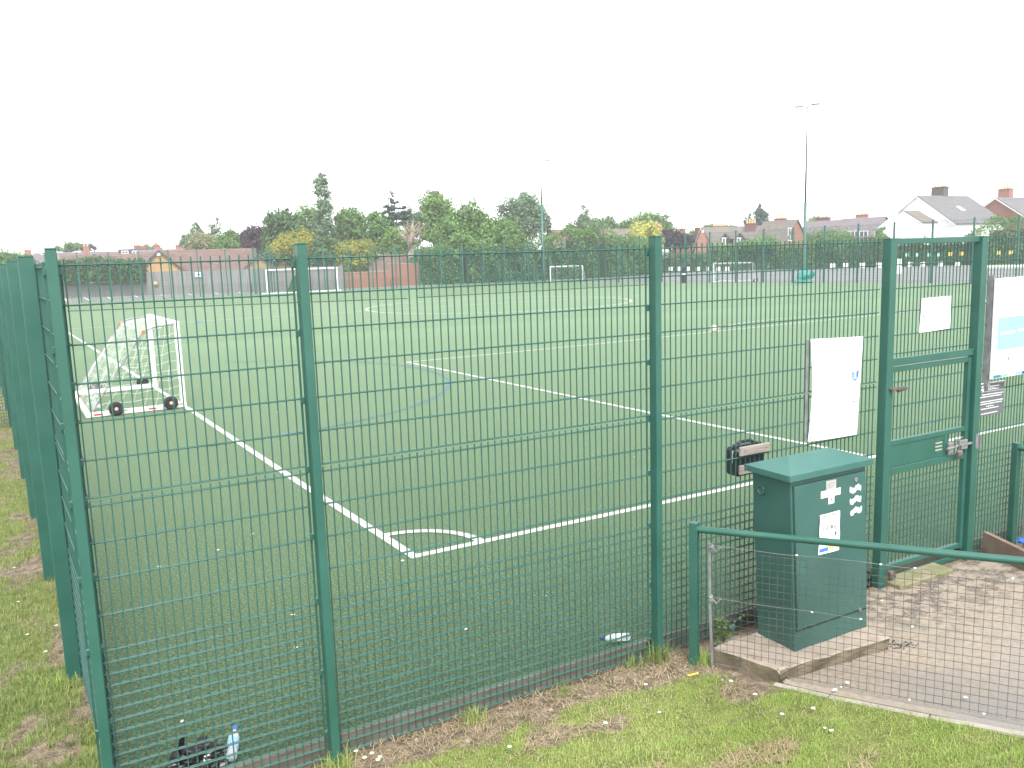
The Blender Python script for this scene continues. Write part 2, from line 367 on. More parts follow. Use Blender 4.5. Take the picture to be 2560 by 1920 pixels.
sheet('turf_pitch', [(side_x(0)+.02, .088), (fr_x(.09), .088), (50.5, 83.0), (side_x(86.9)+.02, 87.0)], 0, turf_mat())

def band(mb, pts, wd, z):
    pts = [Vector((p[0], p[1], 0)) for p in pts]; n = len(pts); Lf = []; Rt = []
    for i, p in enumerate(pts):
        a = (pts[i]-pts[max(i-1, 0)]); b = (pts[min(i+1, n-1)]-pts[i])
        if a.length < 1e-6: a = b
        if b.length < 1e-6: b = a
        t = (a.normalized()+b.normalized()).normalized(); nn = Vector((-t.y, t.x, 0)); k = 1/max(.4, nn.dot(Vector((-a.normalized().y, a.normalized().x, 0))))
        Lf.append(p+nn*wd/2*k); Rt.append(p-nn*wd/2*k)
    for i in range(n-1): mb.quad((Rt[i].x, Rt[i].y, z), (Rt[i+1].x, Rt[i+1].y, z), (Lf[i+1].x, Lf[i+1].y, z), (Lf[i].x, Lf[i].y, z))
def arc(c, r, a0, a1, n=24): return [(c[0]+r*math.cos(R(a0+(a1-a0)*i/n)), c[1]+r*math.sin(R(a0+(a1-a0)*i/n))) for i in range(n+1)]
lines = MB()
band(lines, [(-1.35, 80.5), (-.55, 66), (.62, 43.6), (2.29, 13.63), (2.62, 6.5), (2.83, 2.78), (5.77, 2.80), (12.25, 2.87), (55, 3.4)], .10, .004)
band(lines, [(49.3, 81.0), (57.6, 33), (62.9, 3.4)], .10, .004); band(lines, [(-1.35, 80.5), (49.3, 78.2)], .10, .004)
band(lines, [(9.75, 2.93), (9.46, 7.05), (9.30, 10.5), (8.94, 18.0), (16, 18.15), (24, 18.75), (34.5, 19.25), (46, 19.8)], .10, .008)
band(lines, arc((2.83, 2.80), .76, 93, 2, 14), .10, .008)
band(lines, arc((27.0, 11.9), 8.9, 129, 55, 24), .08, .012)
band(lines, arc((25.4, 43.0), 8.43, 0, 360, 72), .15, .008)
band(lines, [(.65, 44.2), (24, 43.9), (54.5, 41.5)], .11, .012)
band(lines, [(44, 45.2), (55.5, 46.5)], .07, .008)
for a, b in (((4.4, 76.5), (6.3, 72.2)), ((24.5, 72.6), (27.4, 72.8)), ((20.0, 50.2), (22.3, 50.4)), ((51.0, 50.2), (51.9, 50.0))): band(lines, [a, b], .12, .012)
lm = mat('white_line_fibre', (.38, .37, .35), (.54, .53, .51), 60, .85, .3, 120)
tag(obj('pitch_markings', lines, lm), kind='structure')
bl = MB(); band(bl, [(2.0, 9.6), (3.0, 9.7)]+arc((2.35, 16.0), 6.35, -75, 62, 36)+[(4.6, 22.4)], .055, .009)
band(bl, [gp(428, 697)[:2], gp(432, 693)[:2]], .3, .009)
tag(obj('blue_markings', bl, mat('blue_line_fibre', (.05, .12, .20), (.08, .17, .25), 40, .85)), kind='structure')
# parking bays on the tarmac beyond
pk = MB()
for u, v, u2, v2 in ((139,644,146,651),(178,640,193,649),(232,641,241,646),(287,637,298,642),(341,634,358,640),(397,631,414,637),(452,629,472,635),(510,628,520,633),(287,632,292,633.5),(342,630,346,631.5),(395,627,400,628.5)):
    a, b = gp(u, v), gp(u2, v2)
    band(pk, [a[:2], b[:2]], .14, -.006)
tag(obj('parking_bay_lines', pk, M['white']), kind='structure')

# path from the gate, with its edging
KX = [(4.04, -.84), (4.19, -1.18), (4.47, -1.72), (4.74, -2.23), (5.6, -3.9)]
def path_z(y): return float(gz0(0, y))+.012
pth = MB(); ys = np.linspace(-.12, -3.9, 40)
ky = np.array([k[1] for k in KX])[::-1]; kx = np.array([k[0] for k in KX])[::-1]
rows = []
for y in ys:
    x0 = float(np.interp(y, ky, kx)) if y < -.84 else 4.12; x1 = 7.75 if y > -1.6 else 7.75+(-1.6-y)*.6
    rows.append([(x0+(x1-x0)*t/20, y, path_z(y)) for t in range(21)])
for a, b in zip(rows[:-1], rows[1:]):
    for i in range(20): pth.quad(b[i], b[i+1], a[i+1], a[i])
def path_mat():
    m, nt, b = nodes('worn_path_tarmac'); L = nt.links.new
    tc = N(nt, 'ShaderNodeTexCoord'); P = tc.outputs['Object']
    def ns(s, d=5): n = N(nt, 'ShaderNodeTexNoise', Scale=s, Detail=d); L(P, n.inputs['Vector']); return n
    def rmp(n, c1, c2, lo, hi):
        cr = N(nt, 'ShaderNodeValToRGB'); cr.color_ramp.elements[0].color = c4(c1); cr.color_ramp.elements[1].color = c4(c2); cr.color_ramp.elements[0].position = lo; cr.color_ramp.elements[1].position = hi
        L(n.outputs[0], cr.inputs['Fac']); return cr
    base = rmp(ns(160, 3), (.155, .143, .132), (.29, .27, .25), .3, .7); silt = rmp(ns(26), (.21, .175, .135), (.315, .268, .215), .3, .7)
    sep = N(nt, 'ShaderNodeSeparateXYZ'); L(P, sep.inputs[0])
    # silt washed across the middle of the path, moss and black crumb by the gate
    f = N(nt, 'ShaderNodeMapRange'); f.inputs['From Min'].default_value = -2.1; f.inputs['From Max'].default_value = -1.0; L(sep.outputs['Y'], f.inputs['Value'])
    nn = ns(2.2, 4); ad = N(nt, 'ShaderNodeMath', operation='MULTIPLY_ADD'); L(nn.outputs[0], ad.inputs[0]); ad.inputs[1].default_value = 1.6; ad.inputs[2].default_value = -.8
    a2 = N(nt, 'ShaderNodeMath', operation='ADD', use_clamp=True); L(ad.outputs[0], a2.inputs[0]); L(f.outputs[0], a2.inputs[1])
    mx = N(nt, 'ShaderNodeMix', data_type='RGBA'); L(a2.outputs[0], mx.inputs['Factor']); L(base.outputs[0], mx.inputs['A']); L(silt.outputs[0], mx.inputs['B'])
    g = N(nt, 'ShaderNodeMapRange'); g.inputs['From Min'].default_value = -1.25; g.inputs['From Max'].default_value = -.55; L(sep.outputs['Y'], g.inputs['Value'])
    gx = N(nt, 'ShaderNodeMapRange'); gx.inputs['From Min'].default_value = 5.0; gx.inputs['From Max'].default_value = 5.7; L(sep.outputs['X'], gx.inputs['Value'])
    k = rmp(ns(9, 7), (0, 0, 0), (1, 1, 1), .46, .56); k2 = rmp(ns(45, 3), (.25, .25, .25), (1, 1, 1), .38, .55)
    p1 = N(nt, 'ShaderNodeMath', operation='MULTIPLY'); L(g.outputs[0], p1.inputs[0]); L(gx.outputs[0], p1.inputs[1])
    p2 = N(nt, 'ShaderNodeMath', operation='MULTIPLY'); L(p1.outputs[0], p2.inputs[0]); L(k.outputs[0], p2.inputs[1])
    p3 = N(nt, 'ShaderNodeMath', operation='MULTIPLY'); L(p2.outputs[0], p3.inputs[0]); L(k2.outputs[0], p3.inputs[1])
    m2 = N(nt, 'ShaderNodeMix', data_type='RGBA'); L(p3.outputs[0], m2.inputs['Factor']); L(mx.outputs['Result'], m2.inputs['A']); m2.inputs['B'].default_value = (.085, .075, .065, 1)
    L(m2.outputs['Result'], b.inputs['Base Color']); b.inputs['Roughness'].default_value = .95
    bn = ns(120, 3); bp = N(nt, 'ShaderNodeBump', Strength=.35, Distance=.01); L(bn.outputs[0], bp.inputs['Height']); L(bp.outputs['Normal'], b.inputs['Normal'])
    return m
tag(obj('path', pth, path_mat(), smooth=True), kind='structure')
ke = MB()
for (xa, ya), (xb, yb) in zip(KX[:-1], KX[1:]):
    d = Vector((xb-xa, yb-ya, 0)); n = Vector((-d.y, d.x, 0)).normalized()*.05
    za, zb = path_z(ya), path_z(yb)
    for (t0, t1) in ((0, .985),):
        p = Vector((xa, ya, 0)); q = p+d*t1
        vs = [p-n, q-n, q, p]; ke.add([(a.x, a.y, (za if i in (0, 3) else zb)+dz) for dz in (-.12, -.004) for i, a in enumerate(vs)], [(0,3,2,1),(4,5,6,7),(0,1,5,4),(1,2,6,5),(2,3,7,6),(3,0,4,7)])
tag(obj('path_edging', ke, M['kerb']), kind='structure')
# dry verge between playground and hedge
vg = MB(); band(vg, [(84, 112), (95, 102), (104, 82), (109, 57), (112, 30)], 5.0, -.004)
tag(obj('grass_verge', vg, mat('dry_verge_grass', (.17, .17, .07), (.30, .28, .14), .8, .95)), kind='structure')
# ------------------------------------------------------------------ twin-wire mesh fences
ZT = 2.96
ROWS_UP = [ZT-.2*i for i in range(7)]                       # 2.96 .. 1.76
ROWS_LO = [1.717-.2*i for i in range(5)]+[.917-.0667*i for i in range(1, 16)]
def wire_panel(x0, n, rows, ztop, zbot, over=.03, twin=True, rv=.0034, rh=.004, pitch=.05):
    mb = MB(); L = (n-1)*pitch
    for i in range(n):
        x = x0+i*pitch; mb.box((x-rv, -rv, zbot), (x+rv, rv, ztop))
    for z in rows:
        for y in ((-.0075, .0075) if twin else (0,)):
            a_, b_ = x0-over, x0+L+over; q_ = rh*1.02
            mb.add([(a_, y-q_, z), (a_, y, z+q_), (a_, y+q_, z), (a_, y, z-q_), (b_, y-q_, z), (b_, y, z+q_), (b_, y+q_, z), (b_, y, z-q_)], [(0, 1, 5, 4), (1, 2, 6, 5), (2, 3, 7, 6), (3, 0, 4, 7), (3, 2, 1, 0), (4, 5, 6, 7)])
    return mb
def panel_up(x0, n, **k): return wire_panel(x0, n, ROWS_UP, ZT+.028, ROWS_UP[-1]-.004, **k)
def panel_lo(x0, n, **k): return wire_panel(x0, n, ROWS_LO, 1.745, ROWS_LO[-1]-.004, **k)
def post_mb(w_, d_, h, cx=0, cy=0, z0=-.25):
    mb = MB(); mb.bbox((cx-w_/2, cy-d_/2, z0), (cx+w_/2, cy+d_/2, h-.006), .004); mb.box((cx-w_/2-.001, cy-d_/2-.001, h-.006), (cx+w_/2+.001, cy+d_/2+.001, h)); return mb

# front fence, left of the gate: corner post, two posts, three bays
ff = thing('mesh_fence', 'long green wire mesh fence between the grass bank and pitch, left of the gate', 'fence', (-.103, 0, 0))
PX = [-.103, 1.127, 3.632]
for x in PX: obj('post', post_mb(.052, .08, 3.045, x, -.05), M['paint'], ff, True)
for x0, n in ((-.05, 23), (1.186, 49), (3.71, 48)):
    obj('mesh_panel', panel_up(x0, n), M['wire'], ff, True); obj('mesh_panel', panel_lo(x0, n), M['wire'], ff, True)
clz = [2.93, 2.54, 2.15, 1.74, 1.33, .93, .47, .07]
for x in PX:
    mb = MB()
    s = -1
    mb.box((x+s*.036-.006, .008, -.05), (x+s*.036+.006, .014, 2.98))
    obj('clamp_bar', mb, M['paint'], ff, True)
    for z in clz:
        mb = MB(); mb.bbox((x-.042, -.009, z-.02), (x+.03, .018, z+.02), .004); obj('clamp', mb, M['paint'], ff, True)
# retaining boards behind the mesh
bd = thing('gravel_board', 'low brown timber edging board running under the wire mesh beside the turf', 'edging board', (-.1, .06, 0))
mb = MB(); xs = [-.1, 1.13, 3.63, 6.1]
for a, b in zip(xs[:-1], xs[1:]): mb.bbox((a+.004, .03, -.2), (b-.004, .085, .012), .004)
obj('board', mb, M['board'], bd, True)
b2 = thing('gravel_board', 'short brown edging board under the mesh right of the gate', 'edging board', (7.5, .06, 0))
mb = MB(); mb.bbox((7.46, .03, -.2), (15.0, .085, .012), .004); obj('board', mb, M['board'], b2, True)

# right of the gate
fr = thing('mesh_fence', 'green wire mesh fence panel right of the gate, behind the large printed sign', 'fence', (9.98, 0, 0))
obj('post', post_mb(.052, .08, 3.045, 9.98, -.05), M['paint'], fr, True)
for xo in (7.53, 10.03, 12.53): obj('mesh_panel', panel_up(xo, 49), M['wire'], fr, True); obj('mesh_panel', panel_lo(xo, 49), M['wire'], fr, True)
for xo in (12.48, 14.98): obj('post', post_mb(.052, .08, 3.045, xo, -.05), M['paint'], fr, True)
mb = MB(); mb.box((7.605, -.07, 1.55), (7.635, -.012, 2.62)); obj('sign_batten', mb, M['steel'], fr, True)
mb = MB(); mb.box((8.78, -.07, 1.55), (8.81, -.012, 2.62)); obj('sign_batten', mb, M['steel'], fr, True)

# side fence running away from the corner
sf = thing('mesh_fence', 'green wire mesh fence running away along the left touchline behind a row of posts', 'fence', (side_x(2.05), 2.05, 0))
ang = math.atan2(1, -.0573)
um = panel_up(.06, 48); lmb = panel_lo(.06, 48)
pu = obj('mesh_panel', um, M['wire'], sf); pl_ = obj('mesh_panel', lmb, M['wire'], sf)
po = obj('post', post_mb(.06, .098, 3.045, 0, .06), M['paint'], sf)
def put(o, y): o.location = (side_x(y)-sf.location.x, y-sf.location.y, 0); o.rotation_euler = (0, 0, ang)
SP = [2.05]+[2.05+2.48*i for i in range(1, 34)]
put(po, SP[0]); put(pu, SP[0]); put(pl_, SP[0])
for y in SP[1:]:
    for src in (po, pu, pl_):
        if src is not po and y > 82: continue
        c = src.copy(); lk(c); c.parent = sf; put(c, y)
for z0, f in ((0, panel_up), (1, panel_lo)):
    o = obj('mesh_panel', f(.06, 39), M['wire'], sf); put(o, 0.02)
mb = MB(); mb.box((.03, .012, -.06), (.085, .03, 2.985)); o = obj('clamp_bar', mb, M['paint'], sf); put(o, 0.0)
for z in (2.93, 2.35, 1.95, 1.74, 1.33, .93, .5, .1):
    mb = MB(); mb.bbox((.0, .0, z-.02), (.06, .04, z+.02), .004); o = obj('clamp', mb, M['paint'], sf); put(o, -.02)
# short return of mesh beyond the side posts
rf = thing('mesh_fence', 'distant low run of green mesh fence on the grass outside the left touchline', 'fence', (-4.6, 14.4, 0))
obj('mesh_panel', wire_panel(-4.4, 80, [2.0-.2*i for i in range(6)]+[1.0-.066*i for i in range(1, 16)], 2.03, 0, pitch=.045).shift((0, -14.4, 0)), M['wire'], rf, True)
obj('post', post_mb(.06, .08, 2.1, -4.6, 14.4), M['paint'], rf, True)

# far fences, taller
FH_ = 4.75
def tall_rows(): return [4.6-.4*i for i in range(9)]+[1.2-.2*i for i in range(6)]
def far_fence(name_label, a, b, bay, skip=()):
    a = Vector(a); b = Vector(b); n = max(1, round((b-a).length/bay)); d = (b-a)/n; an = math.atan2(d.y, d.x)
    f = thing('ballstop_fence', name_label, 'fence', a)
    p = obj('post', post_mb(.12, .12, FH_), M['paint'], f); p.rotation_euler = (0, 0, an)
    m = obj('mesh_panel', wire_panel(.05, int((d.length-.05)/.1), [4.6-.4*i for i in range(9)]+[1.2-.2*i for i in range(6)], 4.65, 0, twin=True, rv=.0042, rh=.005, pitch=.1), M['wire'], f); m.rotation_euler = (0, 0, an)
    for i in range(1, n+1):
        c = p.copy(); lk(c); c.parent = f; c.location = d*i; c.rotation_euler = (0, 0, an)
        if i < n and i not in skip:
            c = m.copy(); lk(c); c.parent = f; c.location = d*i; c.rotation_euler = (0, 0, an)
    return f, d
f1, d1 = far_fence('tall green ball-stop fence across the far end of the pitch, before the grey boarding', (side_x(86.9), 86.9, 0), (19.2, far_y(19.2), 0), 2.6)
f2, d2 = far_fence('tall green ball-stop fence across the far end, before the hedge and red wall', (21.2, far_y(21.2), 0), (50.5, 83.0, 0), 2.6)
f3, d3 = far_fence('tall green ball-stop fence along the far right touchline, before the playground', (50.6, 82.4, 0), (62.4, 15.5, 0), 2.9)
# recess return between the two far runs
fr2 = thing('fence_return', 'narrow green mesh return bay beside the far left goal', 'fence', (19.3, far_y(19.2), 0))
mb = MB(); mb.box((-.06, -.06, -.1), (.06, .06, FH_+.1)); obj('post', mb, M['paint'], fr2)
mb = MB(); mb.box((1.62, -.06, -.1), (1.74, .06, FH_+.1)); obj('post', mb, M['paint'], fr2)
mb = wire_panel(.06, 32, [4.7-.2*i for i in range(24)], 4.75, 0, rv=.006, rh=.006); obj('mesh_panel', mb, M['wire'], fr2)
# gate in the far fence
gb = gp(1013, 610); ge = gp(1060, 608.5)
fg = thing('pitch_gate', 'green double gate in the far fence before the dark hedge', 'gate', (gb.x, far_y(gb.x)+.25, 0))
wd = 3.1
for x in (0, wd): mb = MB(); mb.box((x-.07, -.07, -.1), (x+.07, .07, 2.75)); obj('gate_post', mb, M['paint'], fg)
mb = MB(); mb.box((.07, -.04, 2.55), (wd-.07, .04, 2.65)); mb.box((.07, -.04, .12), (wd-.07, .04, .22)); mb.box((wd/2-.05, -.04, .22), (wd/2+.05, .04, 2.55)); obj('leaf_frame', mb, M['paint'], fg)
mb = MB(); mb.box((.07, -.03, .95), (wd-.07, .03, 1.2)); obj('lock_rail', mb, M['paint'], fg)

# ------------------------------------------------------------------ the near gate
gt = thing('pedestrian_gate', 'tall green steel gate with lock plate set in the near fence', 'gate', (6.75, -.05, 0))
obj('gate_post', post_mb(.084, .085, 2.985, 6.136, -.0585), M['paint'], gt, True)
obj('gate_post', post_mb(.09, .09, 2.985, 7.406, -.056), M['paint'], gt, True)
mb = MB(); mb.bbox((6.178, -.075, 2.935), (7.361, -.03, 2.984), .003); obj('head_rail', mb, M['paint'], gt, True)
mb = MB(); mb.bbox((6.178, -.07, 1.893), (7.361, -.02, 1.955), .003); obj('transom', mb, M['paint'], gt, True)
obj('overpanel_mesh', wire_panel(6.2, 24, [2.762, 2.556, 2.352, 2.148, 1.985], 2.94, 1.95, over=.02), M['wire'], gt, True)
lf = bpy.data.objects.new('gate_leaf', None); lk(lf); lf.parent = gt; lf.location = (-.55, .02, 0)     # swings on the left post
mb = MB()
mb.bbox((6.19, -.06, .02), (6.24, -.012, 1.88), .003); mb.bbox((7.305, -.06, .02), (7.352, -.012, 1.88), .003)
mb.bbox((6.241, -.058, 1.834), (7.304, -.014, 1.879), .003); mb.bbox((6.241, -.058, 1.178), (7.304, -.014, 1.222), .003); mb.bbox((6.241, -.058, .912), (7.304, -.014, .975), .003)
mb.bbox((6.241, -.058, .03), (7.304, -.014, .075), .003); mb.bbox((7.0, -.056, .976), (7.05, -.016, 1.177), .003)
obj('leaf_frame', mb, M['paint'], lf, True)
obj('leaf_mesh', wire_panel(6.26, 21, [1.737, 1.521, 1.317]+[.834-.0695*i for i in range(11)], 1.86, .05, over=.02).shift((0, .02, 0)), M['wire'], lf, True)
mb = MB(); mb.box((6.242, -.05, .976), (6.999, -.044, 1.177))
mb.box((6.245, -.053, .985), (6.98, -.0505, .992))
obj('lock_plate', mb, M['paint'], lf, True)
mb = MB(); ring = [(6.93+.075*math.cos(2*PI*i/24), -.051, 1.077+.075*math.sin(2*PI*i/24)) for i in range(25)]; mb.tube(ring, .0022, 5)
obj('embossed_ring', mb, M['paint'], lf, True)
mb = MB()
for k in range(3): mb.box((6.875, -.0525, 1.04+.033*k), (6.975, -.0502, 1.055+.033*k))
obj('vent_slots', mb, mat('slot_turf_show_through', (.20, .25, .17), (.3, .33, .26), 30), lf, True)
mb = MB(); mb.tube([(7.0, -.085, 1.05), (7.4, -.085, 1.06)], .013, 8); mb.bbox((7.03, -.09, 1.0), (7.1, -.06, 1.1), .005); mb.bbox((7.18, -.095, 1.015), (7.3, -.06, 1.105), .005)
mb.tube([(7.1, -.1, 1.02), (7.1, -.1, 1.13), (7.2, -.1, 1.14)], .006, 6); obj('slide_bolt', mb, M['steel'], lf, True)
mb = MB(); mb.bbox((7.12, -.125, .955), (7.19, -.09, 1.02), .01); mb.tube([(7.135, -.108, 1.02), (7.135, -.108, 1.06), (7.155, -.108, 1.075), (7.175, -.108, 1.06), (7.175, -.108, 1.02)], .005, 6); obj('padlock', mb, M['rust'], lf, True)
mb = MB(); mb.bbox((7.44, -.13, 1.0), (7.455, -.1, 1.13), .003); mb.box((7.4, -.108, 1.0), (7.44, -.1015, 1.14)); obj('strike_bracket', mb, M['steel'], gt, True)
mb = MB(); mb.bbox((6.13, -.14, 1.69), (6.30, -.10, 1.715), .003); mb.tube([(6.22, -.12, 1.68), (6.34, -.12, 1.695)], .014, 8); mb.tube([(6.34, -.12, 1.695), (6.375, -.12, 1.70)], .009, 6); obj('hinge_bracket', mb, M['rust'], gt, True)
mb = MB(); mb.bbox((6.19, -.14, .02), (6.25, -.1, .05), .003); mb.box((6.2, -.13, -.02), (6.28, -.105, .02)); obj('hinge_bracket', mb, M['rust'], gt, True)
# threshold under the gate: brown board and a mossy concrete pad
sl_ = thing('gate_sill', 'brown board and mossy concrete pad under the gate leaf', 'sill', (6.75, .0, 0))
mb = MB(); mb.bbox((6.18, .025, -.2), (7.36, .075, .03), .004); obj('board', mb, M['board'], sl_, True)
mb = MB(); mb.bbox((6.2, -.24, -.2), (6.95, -.03, -.045), .012); obj('concrete_pad', mb, mat('mossy_concrete', (.15, .16, .07), (.24, .21, .15), 8, .95, .2, 40), sl_, True)
mb = MB(); mb.bbox((6.18, -.03, -.1), (7.36, .0, -.055), .003); obj('bottom_rail', mb, M['paint'], sl_, True)

# ------------------------------------------------------------------ signs on the fence
def curved_board(name, label, pts, thick, bow, m, nx=8, nz=8):
    # pts: tl, tr, br, bl on the fence; a thin board with a slight bow
    tl, tr, br, bl = [Vector(p) for p in pts]; mb = MB(); g = {}
    for side in (0, 1):
        for j in range(nz+1):
            for i in range(nx+1):
                a, b = i/nx, j/nz; p = (tl*(1-a)+tr*a)*(1-b)+(bl*(1-a)+br*a)*b
                y = -bow(a, b)+(thick if side else 0); g[(side, i, j)] = len(mb.v); mb.v.append((p.x, p.y+y, p.z))
    def f(*ix): mb.f.append(tuple(g[k] for k in ix)); mb.m.append(0)
    for j in range(nz):
        for i in range(nx):
            f((0,i,j),(0,i,j+1),(0,i+1,j+1),(0,i+1,j)); f((1,i,j),(1,i+1,j),(1,i+1,j+1),(1,i,j+1))
    for i in range(nx): f((0,i,0),(0,i+1,0),(1,i+1,0),(1,i,0)); f((0,i,nz),(1,i,nz),(1,i+1,nz),(0,i+1,nz))
    for j in range(nz): f((0,0,j),(1,0,j),(1,0,j+1),(0,0,j+1)); f((0,nx,j),(0,nx,j+1),(1,nx,j+1),(1,nx,j))
    t = thing(name, label, 'sign', sum((tl, tr, br, bl), Vector())/4)
    obj('board', mb, m, t, True)
    def at(a, b, off=.002): p = (tl*(1-a)+tr*a)*(1-b)+(bl*(1-a)+br*a)*b; return Vector((p.x, p.y-bow(a, b)-off, p.z))
    return t, at
def decal(t, at, name, a0, b0, a1, b1, m, off=.002, n=4):
    mb = MB()
    for i in range(n):
        u0, u1 = a0+(a1-a0)*i/n, a0+(a1-a0)*(i+1)/n
        mb.quad(at(u0, b1, off), at(u1, b1, off), at(u1, b0, off), at(u0, b0, off))
    return obj(name, mb, m, t, True)
def screws(t, at, pts, r=.006):
    for a, b in pts:
        p = at(a, b, .0); mb = MB(); mb.lathe([(r, 0), (r, .004), (r*.5, .006)], 8, p, (0, -1, 0)); obj('screw', mb, M['ink'], t, True)
sg, at = curved_board('notice_board', 'large blank white sign hanging crooked on the mesh above the green cabinet', ((5.235, -.02, 2.198), (5.865, -.02, 2.176), (5.822, -.02, 1.335), (5.226, -.02, 1.35)), .004, lambda a, b: .012+.03*math.sin(PI*b)*(1-a)+.012*math.sin(PI*a), M['signwhite'])
screws(sg, at, [(.06, .03), (.04, .97), (.93, .965), (.66, .32), (.18, .42)])
mb = MB(); cx, cy, rw, rh_ = .865, .365, .078, .062
n = 28
for i in range(n):
    a0, a1 = PI*.90+PI*1.28*i/n, PI*.90+PI*1.28*(i+1)/n; mid = (a0+a1)/2
    mb.mi = 0 if math.cos(mid) > -.05 else 1
    mb.quad(*[at(cx+rw*r*math.cos(a), cy-rh_*1.25*r*math.sin(a), .003) for r, a in ((1.0, a0), (1.0, a1), (.02, a1), (.02, a0))][::-1])
mb.mi = 2; mb.quad(at(cx-.012, cy+.045, .0036), at(cx+.018, cy+.045, .0036), at(cx+.018, cy-.02, .0036), at(cx-.012, cy-.02, .0036)); mb.quad(at(cx-.012, cy+.058, .0036), at(cx+.03, cy+.052, .0036), at(cx+.03, cy+.038, .0036), at(cx-.012, cy+.0455, .0036))
obj('swoosh_logo', mb, [mat('mid_blue_print', (.05, .16, .40), rough=.4), mat('sky_blue_fade', (.12, .27, .45), (.25, .38, .52), 6, .4), M['signwhite']], sg, True)
mb = MB(); mb.quad(at(.82, .665, .003), at(.94, .65, .003), at(.945, .643, .003), at(.83, .652, .003)); mb.quad(at(.94, .651, .003), at(.995, .645, .003), at(.995, .638, .003), at(.945, .643, .003)); obj('crack', mb, M['ink'], sg, True)
mb = MB(); mb.box((5.205, -.014, 1.36), (5.235, -.009, 2.19)); obj('backing_strip', mb, M['steel'], sg, True)
s2_, at = curved_board('notice_board', 'small blank white sign fixed to the mesh over the gate', ((6.634, -.02, 2.456), (7.044, -.02, 2.458), (7.05, -.02, 2.165), (6.612, -.02, 2.152)), .004, lambda a, b: .008+.012*math.sin(PI*a)*b, M['signwhite'])
screws(s2_, at, [(.05, .95), (.95, .92)], .007)
decal(s2_, at, 'mark', .06, .52, .13, .55, M['ink']); decal(s2_, at, 'mark', .13, .80, .2, .812, M['plate']); decal(s2_, at, 'mark', .2, .09, .24, .105, M['plate'])
s3, at = curved_board('information_sign', 'large white and pale aqua printed sign right of the gate', ((7.605, -.1, 2.592), (8.80, -.1, 2.60), (8.80, -.1, 1.647), (7.605, -.1, 1.645)), .02, lambda a, b: 0.0, M['signwhite'])
decal(s3, at, 'aqua_panel', .05, .39, .93, .715, M['aqua'])
decal(s3, at, 'white_flash', .08, .535, .28, .56, M['signwhite'], .004); decal(s3, at, 'white_flash', .32, .525, .8, .55, M['signwhite'], .004)
for i, (a0, a1, k) in enumerate(((.02, .12, 'teal'), (.12, .215, 'mint'), (.215, .32, 'signwhite'), (.32, .41, 'cyan'), (.41, .51, 'navy'), (.51, .62, 'pink'), (.62, .72, 'mint'))): decal(s3, at, 'colour_block', a0, .965, a1, .995, M[k], .003, 1)
mb = MB(); c = at(.215, .81, .003); mb.quad(c+Vector((-.018, 0, -.012)), c+Vector((.018, 0, -.012)), c+Vector((.01, 0, .005)), c+Vector((.003, 0, .034)), c+Vector((-.01, 0, .006))); mb.quad(c+Vector((-.004, 0, -.03)), c+Vector((.006, 0, -.03)), c+Vector((.006, 0, -.012)), c+Vector((-.004, 0, -.012))); obj('emblem', mb, mat('violet_print', (.22, .18, .45), rough=.4), s3, True)
def textline(t, at, a0, a1, b, h, m, seed):
    rg = random.Random(seed); mb = MB(); a = a0
    while a < a1:
        wl = rg.uniform(.03, .085); e = min(a1, a+wl)
        mb.quad(at(a, b+h/2, .0028), at(e, b+h/2, .0028), at(e, b-h/2, .0028), at(a, b-h/2, .0028)); a = e+.012
    return mb
mb = textline(s3, at, .47, .62, .91, .008, None, 3); obj('small_print', mb, M['plate'], s3, True)
mb = textline(s3, at, .5, .62, .325, .012, None, 5); obj('small_print', mb, M['plate'], s3, True)
screws(s3, at, [(.15, .03), (.9, .03)])
s4, at = curved_board('notice_board', 'small slate grey sign with lines of white writing beside the gate post', ((7.50, -.02, 1.592), (7.946, -.02, 1.581), (7.962, -.02, 1.275), (7.50, -.02, 1.27)), .004, lambda a, b: .004, M['grey'])
rowsT = [(.09, .38, .8, .030), (.135, .46, .66, .016), (.18, .40, .78, .03), (.33, .2, .97, .03), (.40, .1, .9, .03), (.55, .1, .96, .03), (.62, .1, .92, .03), (.70, .36, .62, .028), (.77, .18, .8, .03), (.92, .2, .78, .03)]
for i, (b, a0, a1, h) in enumerate(rowsT): obj('text_line', textline(s4, at, a0, a1, b, h, None, i+11), M['white'], s4, True)
decal(s4, at, 'ruled_line', .18, .235, .97, .245, M['white'])
mb = MB(); c = at(.21, .085, .003); mb.quad(*[c+Vector((.017*math.cos(2*PI*i/12), 0, .012*math.sin(2*PI*i/12))) for i in range(12)])
mb.quad(*[at(a, b, .003) for a, b in ((.16, .2), (.2, .205), (.225, .155), (.2, .13), (.17, .15))]); mb.quad(*[at(a, b, .003) for a, b in ((.22, .15), (.26, .11), (.28, .12), (.245, .23), (.215, .235))]); obj('player_emblem', mb, M['white'], s4, True)
mb = MB(); mb.box((7.50, -.029, 1.590), (7.944, -.017, 1.597)); obj('frosted_edge', mb, M['white'], s4, True)
screws(s4, at, [(.95, .07), (.93, .93)], .004)
